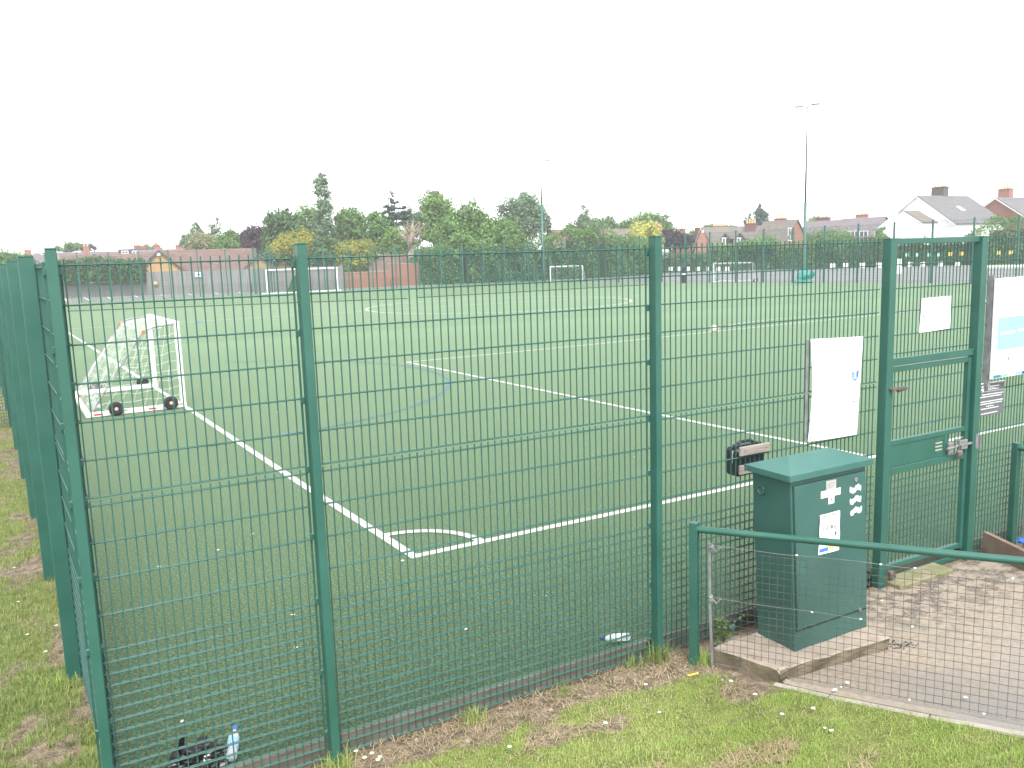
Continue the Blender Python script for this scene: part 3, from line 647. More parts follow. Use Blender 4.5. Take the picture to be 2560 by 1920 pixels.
# ------------------------------------------------------------------ cabinet on its plinth
def on_y(u, v, y):
    d = ray(u, v); return CAM + d*((y-CAM.y)/d.y)
pl = thing('concrete_plinth', 'low cracked concrete plinth under the green cabinet', 'plinth', (4.5, -.6, -.1))
mb = MB(); bm = bmesh.new(); top = .045
P4 = [(3.90, -.36), (4.045, -.86), (5.10, -.95), (5.16, -.32)]
vs = [bm.verts.new((x, y, z)) for z in (-.2, top) for x, y in P4]
for f in ((3,2,1,0),(4,5,6,7),(0,1,5,4),(1,2,6,5),(2,3,7,6),(3,0,4,7)): bm.faces.new([vs[i] for i in f])
bmesh.ops.subdivide_edges(bm, edges=bm.edges[:], cuts=6, use_grid_fill=True)
for v in bm.verts:
    k = math.sin(v.co.x*31+v.co.z*17)*math.sin(v.co.y*27+2)
    v.co.x += .006*k; v.co.y += .006*math.sin(v.co.x*23+v.co.z*40); v.co.z += .004*math.sin(v.co.x*15)*math.sin(v.co.y*19) if v.co.z > 0 else 0
bmesh.ops.bevel(bm, geom=[e for e in bm.edges if e.calc_face_angle(0) > 1.0], offset=.012, segments=1, affect='EDGES')
bm.verts.index_update(); mb.add([v.co.copy() for v in bm.verts], [[v.index for v in f.verts] for f in bm.faces]); bm.free()
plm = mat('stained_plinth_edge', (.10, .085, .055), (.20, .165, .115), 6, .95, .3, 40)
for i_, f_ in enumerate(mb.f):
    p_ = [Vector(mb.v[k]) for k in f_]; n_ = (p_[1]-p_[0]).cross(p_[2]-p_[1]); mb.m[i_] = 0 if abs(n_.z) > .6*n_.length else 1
obj('slab', mb, [M['concrete'], plm], pl, True)

cb = thing('utility_cabinet', 'tall dark green metal electrical cabinet with pitched lid and stickers', 'cabinet', (4.72, -.56, top))
def shear(mb): mb.v = [(x-.058*(z-.045), y, z) for x, y, z in mb.v]; return mb
x0, x1, y0, y1 = 4.334, 5.113, -.74, -.374
mb = MB(); mb.bbox((x0, y0, .03), (x1, y1, 1.345), .006); obj('body', shear(mb), M['cabinet'], cb, True)
mb = MB(); lx0, lx1, ly0, ly1 = 4.292, 5.158, -.772, -.34
V = [(lx0,ly0,1.33),(lx1,ly0,1.33),(lx1,ly1,1.33),(lx0,ly1,1.33),(lx0,ly0,1.374),(lx1,ly0,1.374),(lx1,ly1,1.374),(lx0,ly1,1.374),(lx0+.22,-.556,1.452),(lx1-.22,-.556,1.452)]
mb.add(V, [(3,2,1,0),(0,1,5,4),(1,2,6,5),(2,3,7,6),(3,0,4,7),(4,5,9,8),(5,6,9),(6,7,8,9),(7,4,8)])
lid = obj('lid', shear(mb), M['lid'], cb, True)
dr = None
mb = MB(); mb.bbox((4.362, -.748, .205), (5.09, -.735, 1.283), .004); dr = obj('door', shear(mb), M['cabinet'], cb, True)
mb = MB(); mb.box((4.352, -.7445, .195), (5.1, -.7405, .202)); mb.box((4.35, -.7445, 1.284), (5.1, -.7405, 1.29)); mb.box((4.349, -.7445, .202), (4.356, -.7405, 1.284)); obj('door_gap', shear(mb), mat('door_gap_painted_shade', (.012, .03, .027), rough=.8), cb, True)  # dark strips painting the shade in the gap round the door
def disc(name, c, ax, prof, m, n=14): mb = MB(); mb.lathe(prof, n, c, ax); return obj(name, mb, m, cb, True, smooth=False)
disc('lock', (4.921, -.748, 1.238), (0, -1, 0), [(.016, 0), (.016, .008), (.008, .0081), (.008, .003)], M['steel'])
p = on_y(1857.7, 1316.8, -.748); disc('lock', p, (0, -1, 0), [(.016, 0), (.016, .008), (.008, .0081), (.008, .003)], M['steel'])
mb = MB(); ring = [(4.262, -.46+.03*math.cos(2*PI*i/16), 1.2+.03*math.sin(2*PI*i/16)) for i in range(17)]; mb.tube(ring, .009, 6); mb.lathe([(.03, 0), (.03, .006)], 14, (4.268, -.46, 1.2), (-1, 0, 0)); obj('side_gland', mb, M['cabinet'], cb, True)
for q in ((4.222, -.757, 1.352), (4.222, -.36, 1.352)): disc('lid_screw', q, (-.6, -.8, 0), [(.007, 0), (.007, .005), (.003, .007)], M['steel'], 8)
def dec(name, a, b, c, d_, m, y=-.7492, parent=cb):
    mb = MB(); mb.quad((a[0], y, a[1]), (b[0], y, b[1]), (c[0], y, c[1]), (d_[0], y, d_[1])); return obj(name, mb, m, parent, True)
dec('data_plate', (4.611, 1.205), (4.713, 1.205), (4.713, 1.272), (4.609, 1.274), M['plate'])
mb = MB()
for k in range(6): mb.box((4.622, -.7497, 1.218+.007*k), (4.622+(.08 if k % 2 else .068), -.7494, 1.2195+.007*k))
obj('plate_print', mb, M['ink'], cb, True)
dec('label_strip', (4.556, 1.152), (4.762, 1.153), (4.762, 1.204), (4.556, 1.205), M['signwhite'], -.75)
dec('warning_label', (4.636, 1.097), (4.697, 1.098), (4.697, 1.152), (4.636, 1.152), M['signwhite'], -.7495)
mb = MB(); mb.add([(4.653, -.7499, 1.122), (4.678, -.7499, 1.122), (4.6655, -.7499, 1.143)], [(0, 1, 2)]); mb.box((4.65, -.7499, 1.108), (4.682, -.7497, 1.113)); obj('warning_triangle', mb, M['red'], cb, True)
# smears of white paint over old lettering
for i, (cx, cz) in enumerate(((4.921, 1.164), (4.926, 1.082), (4.937, .998))):
    mb = MB(); n = 26; pts = []
    for k in range(n):
        t = k/(n-1); zc = .009*math.sin(t*2*PI*1.5+i*1.1+1.4)+(.010 if i == 2 else .014)*(t-.4); pts.append((cx-.062+.124*t, zc))
    for k in range(n-1):
        w0 = .021+.004*math.sin(k*1.1+i); w1 = .021+.004*math.sin((k+1)*1.1+i)
        if k in (0,): w0 *= .4
        if k == n-2: w1 *= .4
        mb.quad((pts[k][0], -.7496, cz+pts[k][1]-w0), (pts[k+1][0], -.7496, cz+pts[k+1][1]-w1), (pts[k+1][0], -.7496, cz+pts[k+1][1]+w1), (pts[k][0], -.7496, cz+pts[k][1]+w0))
    obj('paint_smear', mb, mat('smeared_white_paint', (.75, .75, .76), (.45, .50, .50), 60, .7, lo=.5, hi=.75), cb, True)

# poster taped to the door
po_ = thing('poster', 'crinkled white event poster with coloured bunting taped to the cabinet door', 'poster', (4.655, -.752, .88))
pa = lambda a, b: Vector((4.547+.213*a-.004*b, -.7525-.003*math.sin(a*5+b*4)-.002*math.sin(b*13), 1.033-.300*b))
def pquad(mb, a0, b0, a1, b1, off=.0009): mb.quad(*[pa(a, b)+Vector((0, -off, 0)) for a, b in ((a0, b1), (a1, b1), (a1, b0), (a0, b0))])
mb = MB(); nn = 10
for j in range(nn):
    for i in range(6): pquad(mb, i/6, j/nn, (i+1)/6, (j+1)/nn, 0)
obj('sheet', mb, M['signwhite'], po_, True)
for i, k in enumerate(('sky_blue', 'navy', 'red', 'yellow', 'green_p', 'sky_blue', 'navy', 'red', 'yellow', 'green_p')):
    mb = MB(); a = .06+.088*i; mb.quad(*[pa(x, y)+Vector((0, -.001, 0)) for x, y in ((a, .045), (a+.04, .105), (a+.08, .045))]); obj('bunting_flag', mb, M[k], po_, True)
def text_mb(s, size, org):
    cu = bpy.data.curves.new('t', 'FONT'); cu.body = s; cu.size = size; cu.align_x = 'CENTER'; cu.space_character = 1.5
    o = bpy.data.objects.new('t', cu); COL.objects.link(o); dg = bpy.context.evaluated_depsgraph_get(); me = bpy.data.meshes.new_from_object(o.evaluated_get(dg))
    mb = MB(); mb.add([(org[0]+v.co.x, org[1], org[2]+v.co.y) for v in me.vertices], [tuple(p.vertices) for p in me.polygons])
    bpy.data.objects.remove(o); bpy.data.curves.remove(cu); bpy.data.meshes.remove(me); return mb
q = pa(.5, .44); obj('lettering', text_mb('FETE', .052, (q.x, q.y-.0045, q.z)), M['ink'], po_, True)
q = pa(.5, .31); obj('lettering', text_mb('SUMMER', .027, (q.x, q.y-.0045, q.z)), mat('pale_teal_print', (.22, .42, .38), rough=.5), po_, True)
mb = MB(); pquad(mb, .04, .86, .47, .945); obj('sponsor_block', mb, M['blue'], po_, True)
mb = MB(); pquad(mb, .5, .83, .96, .925); obj('sponsor_block', mb, M['amber'], po_, True)
mb = MB(); pquad(mb, .74, .52, .84, .60); pquad(mb, .76, .49, .82, .53); obj('picture', mb, M['blue'], po_, True)
mb = MB(); mb.quad(*[pa(a, b)+Vector((0, -.0015, 0)) for a, b in ((.82, .53), (.9, .47), (.92, .48), (.84, .55))]); obj('picture', mb, M['red'], po_, True)
mb = MB(); pquad(mb, .08, .78, .9, .84); obj('picture', mb, mat('pale_aqua_print', (.55, .75, .72), rough=.5), po_, True)

# ------------------------------------------------------------------ handrails beside the path
def handrail(label, p0, d, rise, L, side):
    p0 = Vector(p0); d = Vector(d).normalized()
    t = thing('handrail', label, 'handrail', p0)
    mb = MB(); mb.bbox((-.03, -.03, -.3), (.03, .03, 1.075), .003); an = math.atan2(d.y, d.x); o = obj('post', mb, M['paint'], t); o.rotation_euler = (0, 0, an)
    at = lambda s, z: Vector((d.x*s, d.y*s, z+rise*s))
    for s in (3.4,): c = o.copy(); lk(c); c.parent = t; c.location = at(s, 0)
    mb = MB(); mb.tube([at(.028, 1.025), at(L, 1.025)], .0245, 12, False); obj('top_rail', mb, M['paint'], t, smooth=True)
    mb = MB(); mb.tube([at(.14, -.02), at(.12, .45), at(.115, .93)], .011, 6); mb.tube([at(.13, -.02)+Vector((.0, .0, .0)), at(.2, -.07), at(.3, -.08)], .008, 6); obj('stake', mb, M['steel'], t)
    for z, nm in ((.91, 1), (.52, 2), (.02, 3)):
        mb = MB(); pts = [at(.13+(L-.13)*k/14, z+.006*math.sin(k*1.9+nm)) for k in range(15)]; mb.tube(pts, .0019, 4)
        obj('line_wire', mb, M['steel'], t)
        for k in range(1, 6):
            s = .2+.42*k+.11*((k*nm) % 3)
            if s < L: mb = MB(); c = at(s, z); mb.bbox((c.x-.008, c.y-.006, c.z-.004), (c.x+.008, c.y+.006, c.z+.004), .0015); obj('wire_clip', mb, M['paper'], t)
    for z in (.90, .51):
        mb = MB(); mb.blob(at(.13, z), (.018, .018, .03), int(z*90), .5); mb.tube([at(.12, z+.02), at(.17, z-.03), at(.2, z+.01)], .008, 5); obj('tie_strap', mb, M['steel'], t)
    mb = MB(); r = .0013; nrm = Vector((-d.y, d.x, 0))
    n = int((L-.15)/.05)
    for k in range(n):
        s = .15+.05*k; a = at(s, .015); e = 0.9
        w_ = .004*math.sin(k*2.3)
        mb.obox(a-d*r-nrm*r, d*2*r, nrm*2*r, Vector((d.x*w_, d.y*w_, e-.02)))
    for k in range(18):
        z = .03+.05*k; a = at(.14, z); mb.obox(a-Vector((0, 0, r))-nrm*r, d*(L-.14)+Vector((0, 0, rise*(L-.14))), nrm*2*r, Vector((0, 0, 2*r)))
    obj('wire_mesh', mb, mat('weathered_mesh_wire', (.055, .048, .04), (.10, .09, .08), 8, .7), t)
    return t
handrail('green tubular handrail with sagging square wire mesh in front of the cabinet', (3.80, -.27, -.085), (.95, -1.83, 0), .06, 3.6, 0)
handrail('second green tubular handrail at the right edge of the picture', (8.09, -.10, -.11), (-.16, -1, 0), .03, 3.2, 0)
tb = thing('timber_board', 'weathered brown timber board on edge beside the path by the gate', 'timber board', (7.6, -.3, -.1))
mb = MB(); mb.obox((7.70, -.04, -.2), (-.36, -.86, 0), (.045, -.018, 0), (0, 0, .31)); obj('plank', mb, M['timber'], tb, True)

# ------------------------------------------------------------------ black case strapped to the mesh
bk = thing('plastic_case', 'black plastic carry case hung on the mesh behind two wooden slats', 'case', (4.65, .09, 1.27))
mb = MB(); mb.bbox((4.497, .018, 1.15), (4.797, .165, 1.378), .022); obj('case_shell', mb, M['black'], bk, True)
for i in range(5):
    mb = MB(); mb.bbox((4.491, .03+.027*i, 1.17), (4.5, .042+.027*i, 1.34), .003); obj('rib', mb, M['black'], bk, True)
mb = MB(); mb.bbox((4.488, .075, 1.36), (4.805, .10, 1.392), .008); obj('lid_lip', mb, M['black'], bk, True)
mb = MB(); mb.tube([(4.575, .10, 1.38), (4.58, .10, 1.402), (4.60, .10, 1.412), (4.71, .10, 1.412), (4.73, .10, 1.402), (4.735, .10, 1.38)], .014, 8); obj('handle', mb, M['black'], bk, True)
for x in (4.53, 4.745): mb = MB(); mb.bbox((x, .05, 1.372), (x+.045, .115, 1.40), .006); obj('latch', mb, M['black'], bk, True)
for z0, z1 in ((1.333, 1.404), (1.184, 1.256)):
    mb = MB(); mb.bbox((4.478, -.034, z0), (4.796, -.011, z1), .003); s_ = obj('wooden_slat', mb, M['pine'], bk, True)
    for x in (4.525, 4.755): mb = MB(); mb.lathe([(.006, 0), (.006, .003)], 8, (x, -.034, (z0+z1)/2), (0, -1, 0)); obj('screw', mb, M['ink'], bk, True)
mb = MB(); mb.tube([(4.496, .07, 1.36), (4.493, .072, 1.30), (4.494, .071, 1.26)], .003, 5); obj('cord_end', mb, M['net'], bk, True)

# ------------------------------------------------------------------ litter
def bottle(label, base, dirv, L=.23, r=.032, capm='blue', labm='sky_blue'):
    t = thing('plastic_bottle', label, 'bottle', base); d = Vector(dirv).normalized()
    k = L/.23
    mb = MB(); mb.lathe([(r*.7, .0), (r, .012*k), (r, .05*k), (r*.93, .07*k), (r, .09*k), (r, .15*k), (r*.75, .175*k), (r*.4, .195*k), (r*.36, .212*k)], 14, (0, 0, 0), d); obj('bottle_body', mb, M['pet'], t, smooth=True)
    mb = MB(); mb.lathe([(r*1.02, .07*k), (r*1.03, .075*k), (r*1.03, .13*k), (r*1.02, .135*k)], 14, (0, 0, 0), d); obj('label_wrap', mb, M[labm], t)
    mb = MB(); mb.lathe([(r*.46, .208*k), (r*.46, .232*k)], 12, (0, 0, 0), d); obj('cap', mb, M[capm], t)
    return t
bottle('clear plastic bottle with blue cap beside the black bag inside the fence', (.545, .10, .034), (.10, .30, .10), .24, .034, 'blue', 'sky_blue')
bottle('empty plastic bottle with white label lying by the edging board', (3.505, .125, .032), (-.235, .055, .02), .235, .03, 'navy', 'signwhite')
bg_ = thing('rubbish_bag', 'crumpled shiny black bag dumped on the turf inside the fence', 'bag', (.36, .19, 0))
mb = MB(); bm = bmesh.new(); bmesh.ops.create_icosphere(bm, subdivisions=4, radius=1)
for v in bm.verts:
    c = v.co.copy(); k = 1+.16*math.sin(c.x*7+c.y*5)*math.sin(c.z*8+c.x*3)+.10*math.sin(c.y*13+c.z*11)+.06*math.sin(c.x*23-c.z*17)
    v.co = Vector((c.x*.17*k+.02, c.y*.11*k, max(0, .045+c.z*.075*k)))
bm.verts.index_update(); mb.add([v.co.copy() for v in bm.verts], [[v.index for v in f.verts] for f in bm.faces]); bm.free(); obj('bag_body', mb, M['bag'], bg_)
for fl in (((-.1, .02, .08), (-.05, .05, .10), (-.04, .07, .19), (-.075, .045, .17)), ((-.13, -.01, .05), (-.08, .0, .09), (-.10, .03, .15), (-.14, .01, .10)), ((.02, .05, .1), (.09, .06, .09), (.08, .07, .135), (.03, .07, .14))):
    mb = MB(); mb.add(fl, [(0, 1, 2, 3)]); obj('loose_flap', mb, M['bag'], bg_)
mb = MB(); mb.add([(.03, -.1, .075), (.075, -.1, .075), (.07, -.08, .1), (.04, -.08, .098)], [(0, 1, 2, 3)]); obj('white_tag', mb, M['paper'], bg_)
mb = MB(); mb.add([(.12, -.08, .0), (.165, -.07, .0), (.175, -.02, .06), (.14, -.03, .07)], [(0, 1, 2, 3)]); obj('white_tag', mb, M['paper'], bg_)
pc = gp(1485, 1463, -.085); pe = gp(1508, 1458, -.085)
mb = MB(); mb.tube([pc-pc+Vector((0, 0, .012)), pe-pc+Vector((0, 0, .014))], .007, 6); o = obj('wooden_stick', mb, M['amber']); o.location = (pc.x, pc.y, -.085); tag(o, 'short bright orange stick lying in the dirt by the handrail post', 'stick')
for i, (u, v, r_, lab) in enumerate(((1581, 1357, .022, 'small crumpled blue plastic scrap behind the concrete plinth'), (2205, 1172, .04, 'bright blue plastic scrap on the soil at the far right'))):
    p = gp(u, v, .0 if i else -.03); mb = MB(); mb.blob((0, 0, r_*.5), (r_*1.4, r_, r_*.6), i+3, .6); o = obj('plastic_scrap', mb, M['bluelitter']); o.location = p; tag(o, lab, 'litter')
# paper scraps on turf, soil, grass and path
def scrap(i, r):
    mb = MB(); rg = random.Random(i); k = 5
    pts = [(r*rg.uniform(.6, 1.2)*math.cos(2*PI*a/k), r*rg.uniform(.4, .9)*math.sin(2*PI*a/k), rg.uniform(.003, .012)+r*.2*rg.random()) for a in range(k)]
    mb.add(pts+[(0, 0, r*.35)], [(a, (a+1) % k, k) for a in range(k)]); return obj('paper_scrap', mb, M['paper'])
gsc = (('small white litter scrap on the turf', 'white scraps on the turf', 0.004, 1.4, ((1007,1361),(600,892),(632,1330),(345,1225),(870,1213),(1372,988),(470,1190),(640,1400),(395,1560),(282,1475),(1180,1290),(545,1155))),
       ('small white litter scrap on the path', 'white scraps on the path', -.02, 1.3, ((1830,1477),(1905,1288),(2085,1520),(1803,1493))),
       ('small white litter scrap in the short grass', 'white scraps in the grass', -.02, 1.2, ((1424,1550),(1755,1553),(1782,1596),(1795,1600))))
si = 0
for lab, grp, z, k, L_ in gsc:
    for (u, v) in L_:
        p = gp(u, v, z-.05 if 'grass' in lab else z); D_ = (p-CAM).length; o = scrap(si, .012+.0012*D_); si += 1
        o.location = (p.x, p.y, z if 'turf' in lab else float(gz(p.x, p.y))+(.03 if 'path' in lab else .025)); tag(o, lab, 'litter', grp)
# stones in the worn strip
st0 = None; rg = random.Random(5)
SPOT = [(1190,1530,.022),(1250,1500,.016),(1225,1485,.012),(1160,1510,.02),(1290,1495,.018),(1400,1462,.02),(1340,1485,.014),(1445,1430,.016),(1430,1395,.02),(1560,1475,.018),(1700,1480,.03),(1735,1500,.02),(1610,1455,.014),(1560,1420,.014),(1080,1530,.02),(1010,1560,.018),(960,1580,.014),(900,1600,.02),(1340,1440,.014),(1380,1440,.012),(1480,1440,.014),(1585,1460,.016),(1010,1600,.025),(830,1640,.014),(1120,1490,.016),(1530,1350,.02),(1895,1285,.02),(1875,1300,.014)]
stones = []
for k in range(3):
    mb = MB(); mb.blob((0, 0, .35), (1, .75, .6), k+20, .45, 2); o = obj('stone', mb, M['stone']); stones.append(o); tag(o, 'pale loose stone in the dirt strip along the fence', 'stone', 'loose stones along the fence')
used = 0
for i, (u, v, r) in enumerate(SPOT):
    o = stones[i % 3] if i < 3 else lk(stones[i % 3].copy())
    p = gp(u, v, -.09); o.location = (p.x, p.y, float(gz(p.x, p.y))); o.scale = (r*.8, r*.8, r*.6); o.rotation_euler = (0, 0, rg.uniform(0, 6))
# ------------------------------------------------------------------ goals
def net_patch(mb, P00, P10, P01, P11, nu, nv, r, sag=0.0, seed=0):
    P00, P10, P01, P11 = map(Vector, (P00, P10, P01, P11)); nrm = (P10-P00).cross(P01-P00).normalized()
    def at(a, b): p = (P00*(1-a)+P10*a)*(1-b)+(P01*(1-a)+P11*a)*b; return p+nrm*sag*math.sin(PI*a)*math.sin(PI*b)*(1+.35*math.sin(a*9+seed))+Vector((0, 0, -.35*abs(sag)*math.sin(PI*a)*math.sin(PI*b)))
    for i in range(nu+1): mb.tube([at(i/nu+.012*math.sin(j*2+i), j/nv) for j in range(nv+1)], r, 3, False)
    for j in range(nv+1): mb.tube([at(i/nu, j/nv+.012*math.sin(i*2.3+j)) for i in range(nu+1)], r, 3, False)
def small_goal(label, W=3.66, H=1.83, Dp=1.78, group=None):
    t = thing('portable_goal', label, 'goal', group=group); h = W/2; q = .05
    for s in (-1, 1):
        mb = MB(); mb.bbox((s*h-q, -q, 0), (s*h+q, q, H-.001), .018); obj('goal_post', mb, M['white'], t)
        mb = MB(); mb.bbox((s*h-q, q, .0), (s*h+q, Dp, .1), .015); obj('base_bar', mb, M['white'], t)
        mb = MB(); mb.tube([(s*h, .03, H-.05), (s*h, .45, H-.09), (s*h, .66, H-.17), (s*h, Dp, .08)], .019, 7); obj('stanchion', mb, M['steel'], t)
        for y in (.27, 1.32):
            wh = bpy.data.objects.new('wheel', None); lk(wh); wh.parent = t; wh.location = (s*(h+q+.06), y, .142)
            mb = MB(); mb.lathe([(.085, -.045), (.12, -.048), (.14, -.03), (.142, 0), (.14, .03), (.12, .048), (.085, .045)], 22, (0, 0, 0), (1, 0, 0)); obj('tyre', mb, M['rubber'], wh, smooth=True)
            mb = MB(); mb.lathe([(.084, -.03), (.084, .03), (.06, .042), (.05, .03), (.03, .05)], 18, (0, 0, 0), (s, 0, 0)); obj('hub', mb, M['salmon'], wh)
            mb = MB(); mb.bbox((s*(h+q)-.004, y-.24, .075), (s*(h+q)+.012, y+.1, .10), .003); obj('axle_bracket', mb, M['steel'], t)
        for y in (.55, 1.58):
            mb = MB(); mb.bbox((s*(h+q)-.002, y, .035), (s*(h+q)+.006, y+.16, .07), .002); obj('red_label', mb, M['red'], t)
        mb = MB(); mb.bbox((s*h-.024, .62, H-.21), (s*h+.024, .69, H-.14), .01); obj('orange_clip', mb, M['orange'], t)
    mb = MB(); mb.bbox((-h-q, -q-.001, H-.1), (h+q, q+.001, H), .018); obj('crossbar', mb, M['white'], t)
    mb = MB(); mb.bbox((-h-q, Dp, 0), (h+q, Dp+.1, .1), .015); obj('base_bar', mb, M['white'], t)
    mb = MB(); r = .0028; nW = int(W/.19)
    net_patch(mb, (-h, .66, H-.17), (h, .66, H-.17), (-h, Dp, .08), (h, Dp, .08), nW, 9, r, .10, 1)
    net_patch(mb, (-h, .05, H-.05), (h, .05, H-.05), (-h, .66, H-.17), (h, .66, H-.17), nW, 4, r, .03, 2)
    for s in (-1, 1): net_patch(mb, (s*h, .06, .08), (s*h, Dp, .08), (s*h, .06, H-.06), (s*h, .66, H-.17), 7, 9, r, s*.10, 3)
    for k in range(26):      # slack net gathered on the ground at the back
        rg = random.Random(k); x = -h+W*rg.random(); mb.tube([(x+rg.uniform(-.3, .3), Dp-.02-.35*rg.random(), .06+.15*rg.random()) for _ in range(4)], r, 3, False)
    obj('net', mb, M['net'], t); return t
g1 = small_goal('white portable five-a-side goal with wheels standing behind the left end of the fence', group='portable goals around the pitch')
g1['label'] = 'nearest white portable goal with slack net and black wheels, seen through the left bay'
g1.location = (2.15, 15.86, .004); g1.rotation_euler = (0, 0, R(92.5))
a3 = gp(1210, 610); b3 = gp(1250, 610.5)
g3 = dup(g1, (51.6, 75.6, .004), R(-42), 'small white goal far off before the dark hedge, beside the thinner floodlight mast')
g4 = dup(g1, (56.2, 54.2, .004), R(-62), 'white goal by the playground fence, left of the teal crash mat')
p5 = gp(2134, 658)
g5 = dup(g1, (p5.x+.9, p5.y-1.3, .004), R(-56), 'white goal mostly hidden behind the large printed sign at right')
# full-size goal at the far left end
pa_, pb_ = gp(577, 635.5), gp(707, 628)
a_ = Vector((pa_.x, far_y(pa_.x)-1.6, 0)); b_ = a_+Vector((7.32*.995, -.55, 0))
bgp = thing('goal', 'full-size white football goal at the far left end before the grey boarding', 'goal', a_); ex = b_-a_
def gl(*pts): return [Vector(p) for p in pts]
Hh = 2.44
for q in (Vector(), ex): mb = MB(); mb.tube([q, q+Vector((0, 0, Hh))], .07, 10); obj('goal_post', mb, M['white'], bgp)
mb = MB(); mb.tube([Vector((0, 0, Hh))-ex*.01, ex*1.01+Vector((0, 0, Hh))], .07, 10); obj('crossbar', mb, M['white'], bgp)
bk_ = Vector((.12, 1.5, 0))
for q in (Vector(), ex):
    mb = MB(); mb.tube([q+Vector((0, 0, .06)), q+bk_+Vector((0, 0, .06))], .05, 8); obj('base_bar', mb, M['white'], bgp)
    mb = MB(); mb.tube([q+Vector((0, 0, Hh-.1)), q+bk_*.5+Vector((0, 0, Hh-.3)), q+bk_+Vector((0, 0, .06))], .03, 6); obj('stanchion', mb, M['steel'], bgp)
mb = MB(); mb.tube([Vector((0, 0, .06))-ex*.08, ex*1.05+Vector((0, 0, .06))], .06, 8); obj('base_bar', mb, M['white'], bgp)
mb = MB(); z = Vector((0, 0, 1)); net_patch(mb, bk_*.5+z*(Hh-.3), ex+bk_*.5+z*(Hh-.3), bk_+z*.06, ex+bk_+z*.06, 30, 10, .006, .1); net_patch(mb, z*Hh, ex+z*Hh, bk_*.5+z*(Hh-.3), ex+bk_*.5+z*(Hh-.3), 30, 4, .006, .03); obj('net', mb, M['greynet'], bgp)
# bundled green net leaning in that goal
bn = thing('net_bundle', 'dark green bundled net heaped at the back of the far left goal', 'net', a_+ex*.42+Vector((0, .9, 0)))
mb = MB(); mb.add([(-.95, 0, 0), (.9, .1, 0), (.7, .6, 0), (-.7, .55, 0), (-.12, .25, 1.75), (.22, .3, 1.8), (-.5, .1, .9), (.6, .15, .95)], [(0, 1, 7, 6), (6, 7, 5, 4), (1, 2, 7), (2, 5, 7), (2, 3, 4, 5), (3, 0, 6), (3, 6, 4)]); obj('folded_net', mb, M['greynet'], bn)

# ball on the box line
bp_ = gp(1542, 716.5); ba = thing('football', 'white football lying on the penalty box line', 'ball', (bp_.x, bp_.y, 0))
bm = bmesh.new(); bmesh.ops.create_icosphere(bm, subdivisions=3, radius=.125); mb = MB(); bm.verts.index_update(); mb.add([v.co+Vector((0, 0, .125)) for v in bm.verts], [[v.index for v in f.verts] for f in bm.faces]); bm.free(); obj('ball_skin', mb, M['white'], ba, smooth=True)
dk = MB(); dk.lathe([(.17, 0), (.16, .012)], 14, (0, 0, .006)); o = obj('marker_disc', dk, M['yellow']); o.location = (bp_.x+.12, bp_.y+.1, 0); tag(o, 'flat yellow marker disc on the turf beside the white ball', 'marker')

# dividing nets across the pitch
def divider(label, a, b, hz):
    a = Vector((a[0], a[1], 0)); b = Vector((b[0], b[1], 0)); d = (b-a); L = d.length; d.normalize(); t = thing('dividing_net', label, 'net', a)
    mb = MB(); r = .005; n = int(L/.14)
    for i in range(n+1): p = d*(L*i/n); mb.box((p.x-r, p.y-r, .02), (p.x+r, p.y+r, hz))
    for k in range(int(hz/.14)): z = .05+.14*k; mb.tube([Vector((0, 0, z)), d*L+Vector((0, 0, z))], r, 4, False)
    obj('net', mb, M['greynet'], t)
    mb = MB(); mb.tube([Vector((0, 0, .03)), d*L+Vector((0, 0, .03))], .028, 6); obj('weighted_hem', mb, M['black'], t); return t
nA, nB, nC, nD = gp(146, 673), gp(880, 645.5), gp(900, 643.6), gp(1400, 615.5)
divider('sagging dark green dividing net drawn across the pitch, left length', (nA.x, nA.y), (nB.x, nB.y), 1.7)
divider('sagging dark green dividing net drawn across the pitch, right length', (nC.x, nC.y), (nD.x, nD.y), 1.7)
p0, p1, p2 = pw(842, 588, 60), gp(856, 640), gp(876, 645.6)
D_ = (p1-CAM).dot(FH); q0 = pw(843, 606, D_)
mb = MB(); mb.tube([q0-p1, pw(846, 622, D_)-p1, pw(850, 636, D_)-p1, pw(855, 643, D_)-p1, p2-p1+Vector((0, 0, .03))], .03, 5); o = obj('hanging_rope', mb, M['black']); o.location = p1; tag(o, 'thick black rope drooping to the turf at the gap in the dividing net', 'rope')

# ------------------------------------------------------------------ floodlight masts
def mast(label, bx, by, utop, vtop, ustep, vstep):
    b = Vector((bx, by, 0)); D = (b-CAM).dot(FH); H = pw(utop, vtop, D).z; zs = pw(ustep, vstep, D).z
    t = thing('floodlight_mast', label, 'floodlight', b)
    mb = MB(); mb.lathe([(.17, -.1), (.17, 1.2), (.15, 1.3), (.13, zs)], 12); obj('lower_mast', mb, M['paint'], t, smooth=True)
    mb = MB(); mb.lathe([(.095, zs), (.05, H)], 10); obj('upper_mast', mb, M['mastgrey'], t, smooth=True)
    mb = MB(); mb.tube([RH*-.55+Vector((0, 0, H+.02)), Vector((0, 0, H)), RH*.55+Vector((0, 0, H+.16))], .035, 6); obj('crossarm', mb, M['mastgrey'], t)
    for s in (-1, 1):
        c = RH*(s*.78)+Vector((0, 0, H+.13+.1*s)); mb = MB(); e = RH*.36; f = FH*.25
        mb.obox(c-e-f*.5+Vector((0, 0, -.05)), e*2, f, Vector((0, 0, .10))); o = obj('lamp_head', mb, M['mastgrey'], t)
        mb = MB(); mb.obox(c-e*.85-f*.4+Vector((0, 0, -.065)), e*1.7, f*.8, Vector((0, 0, .014))); obj('lamp_glass', mb, M['glass'], o)
    return t
mast('tall floodlight mast rising by the playground, with two lamp heads', 61.9, 50.85, 1743.5, 231, 1740, 436)
mast('thinner distant floodlight mast before the big rounded trees', 53.6, 83.9, 1160, 352, 1165, 440)
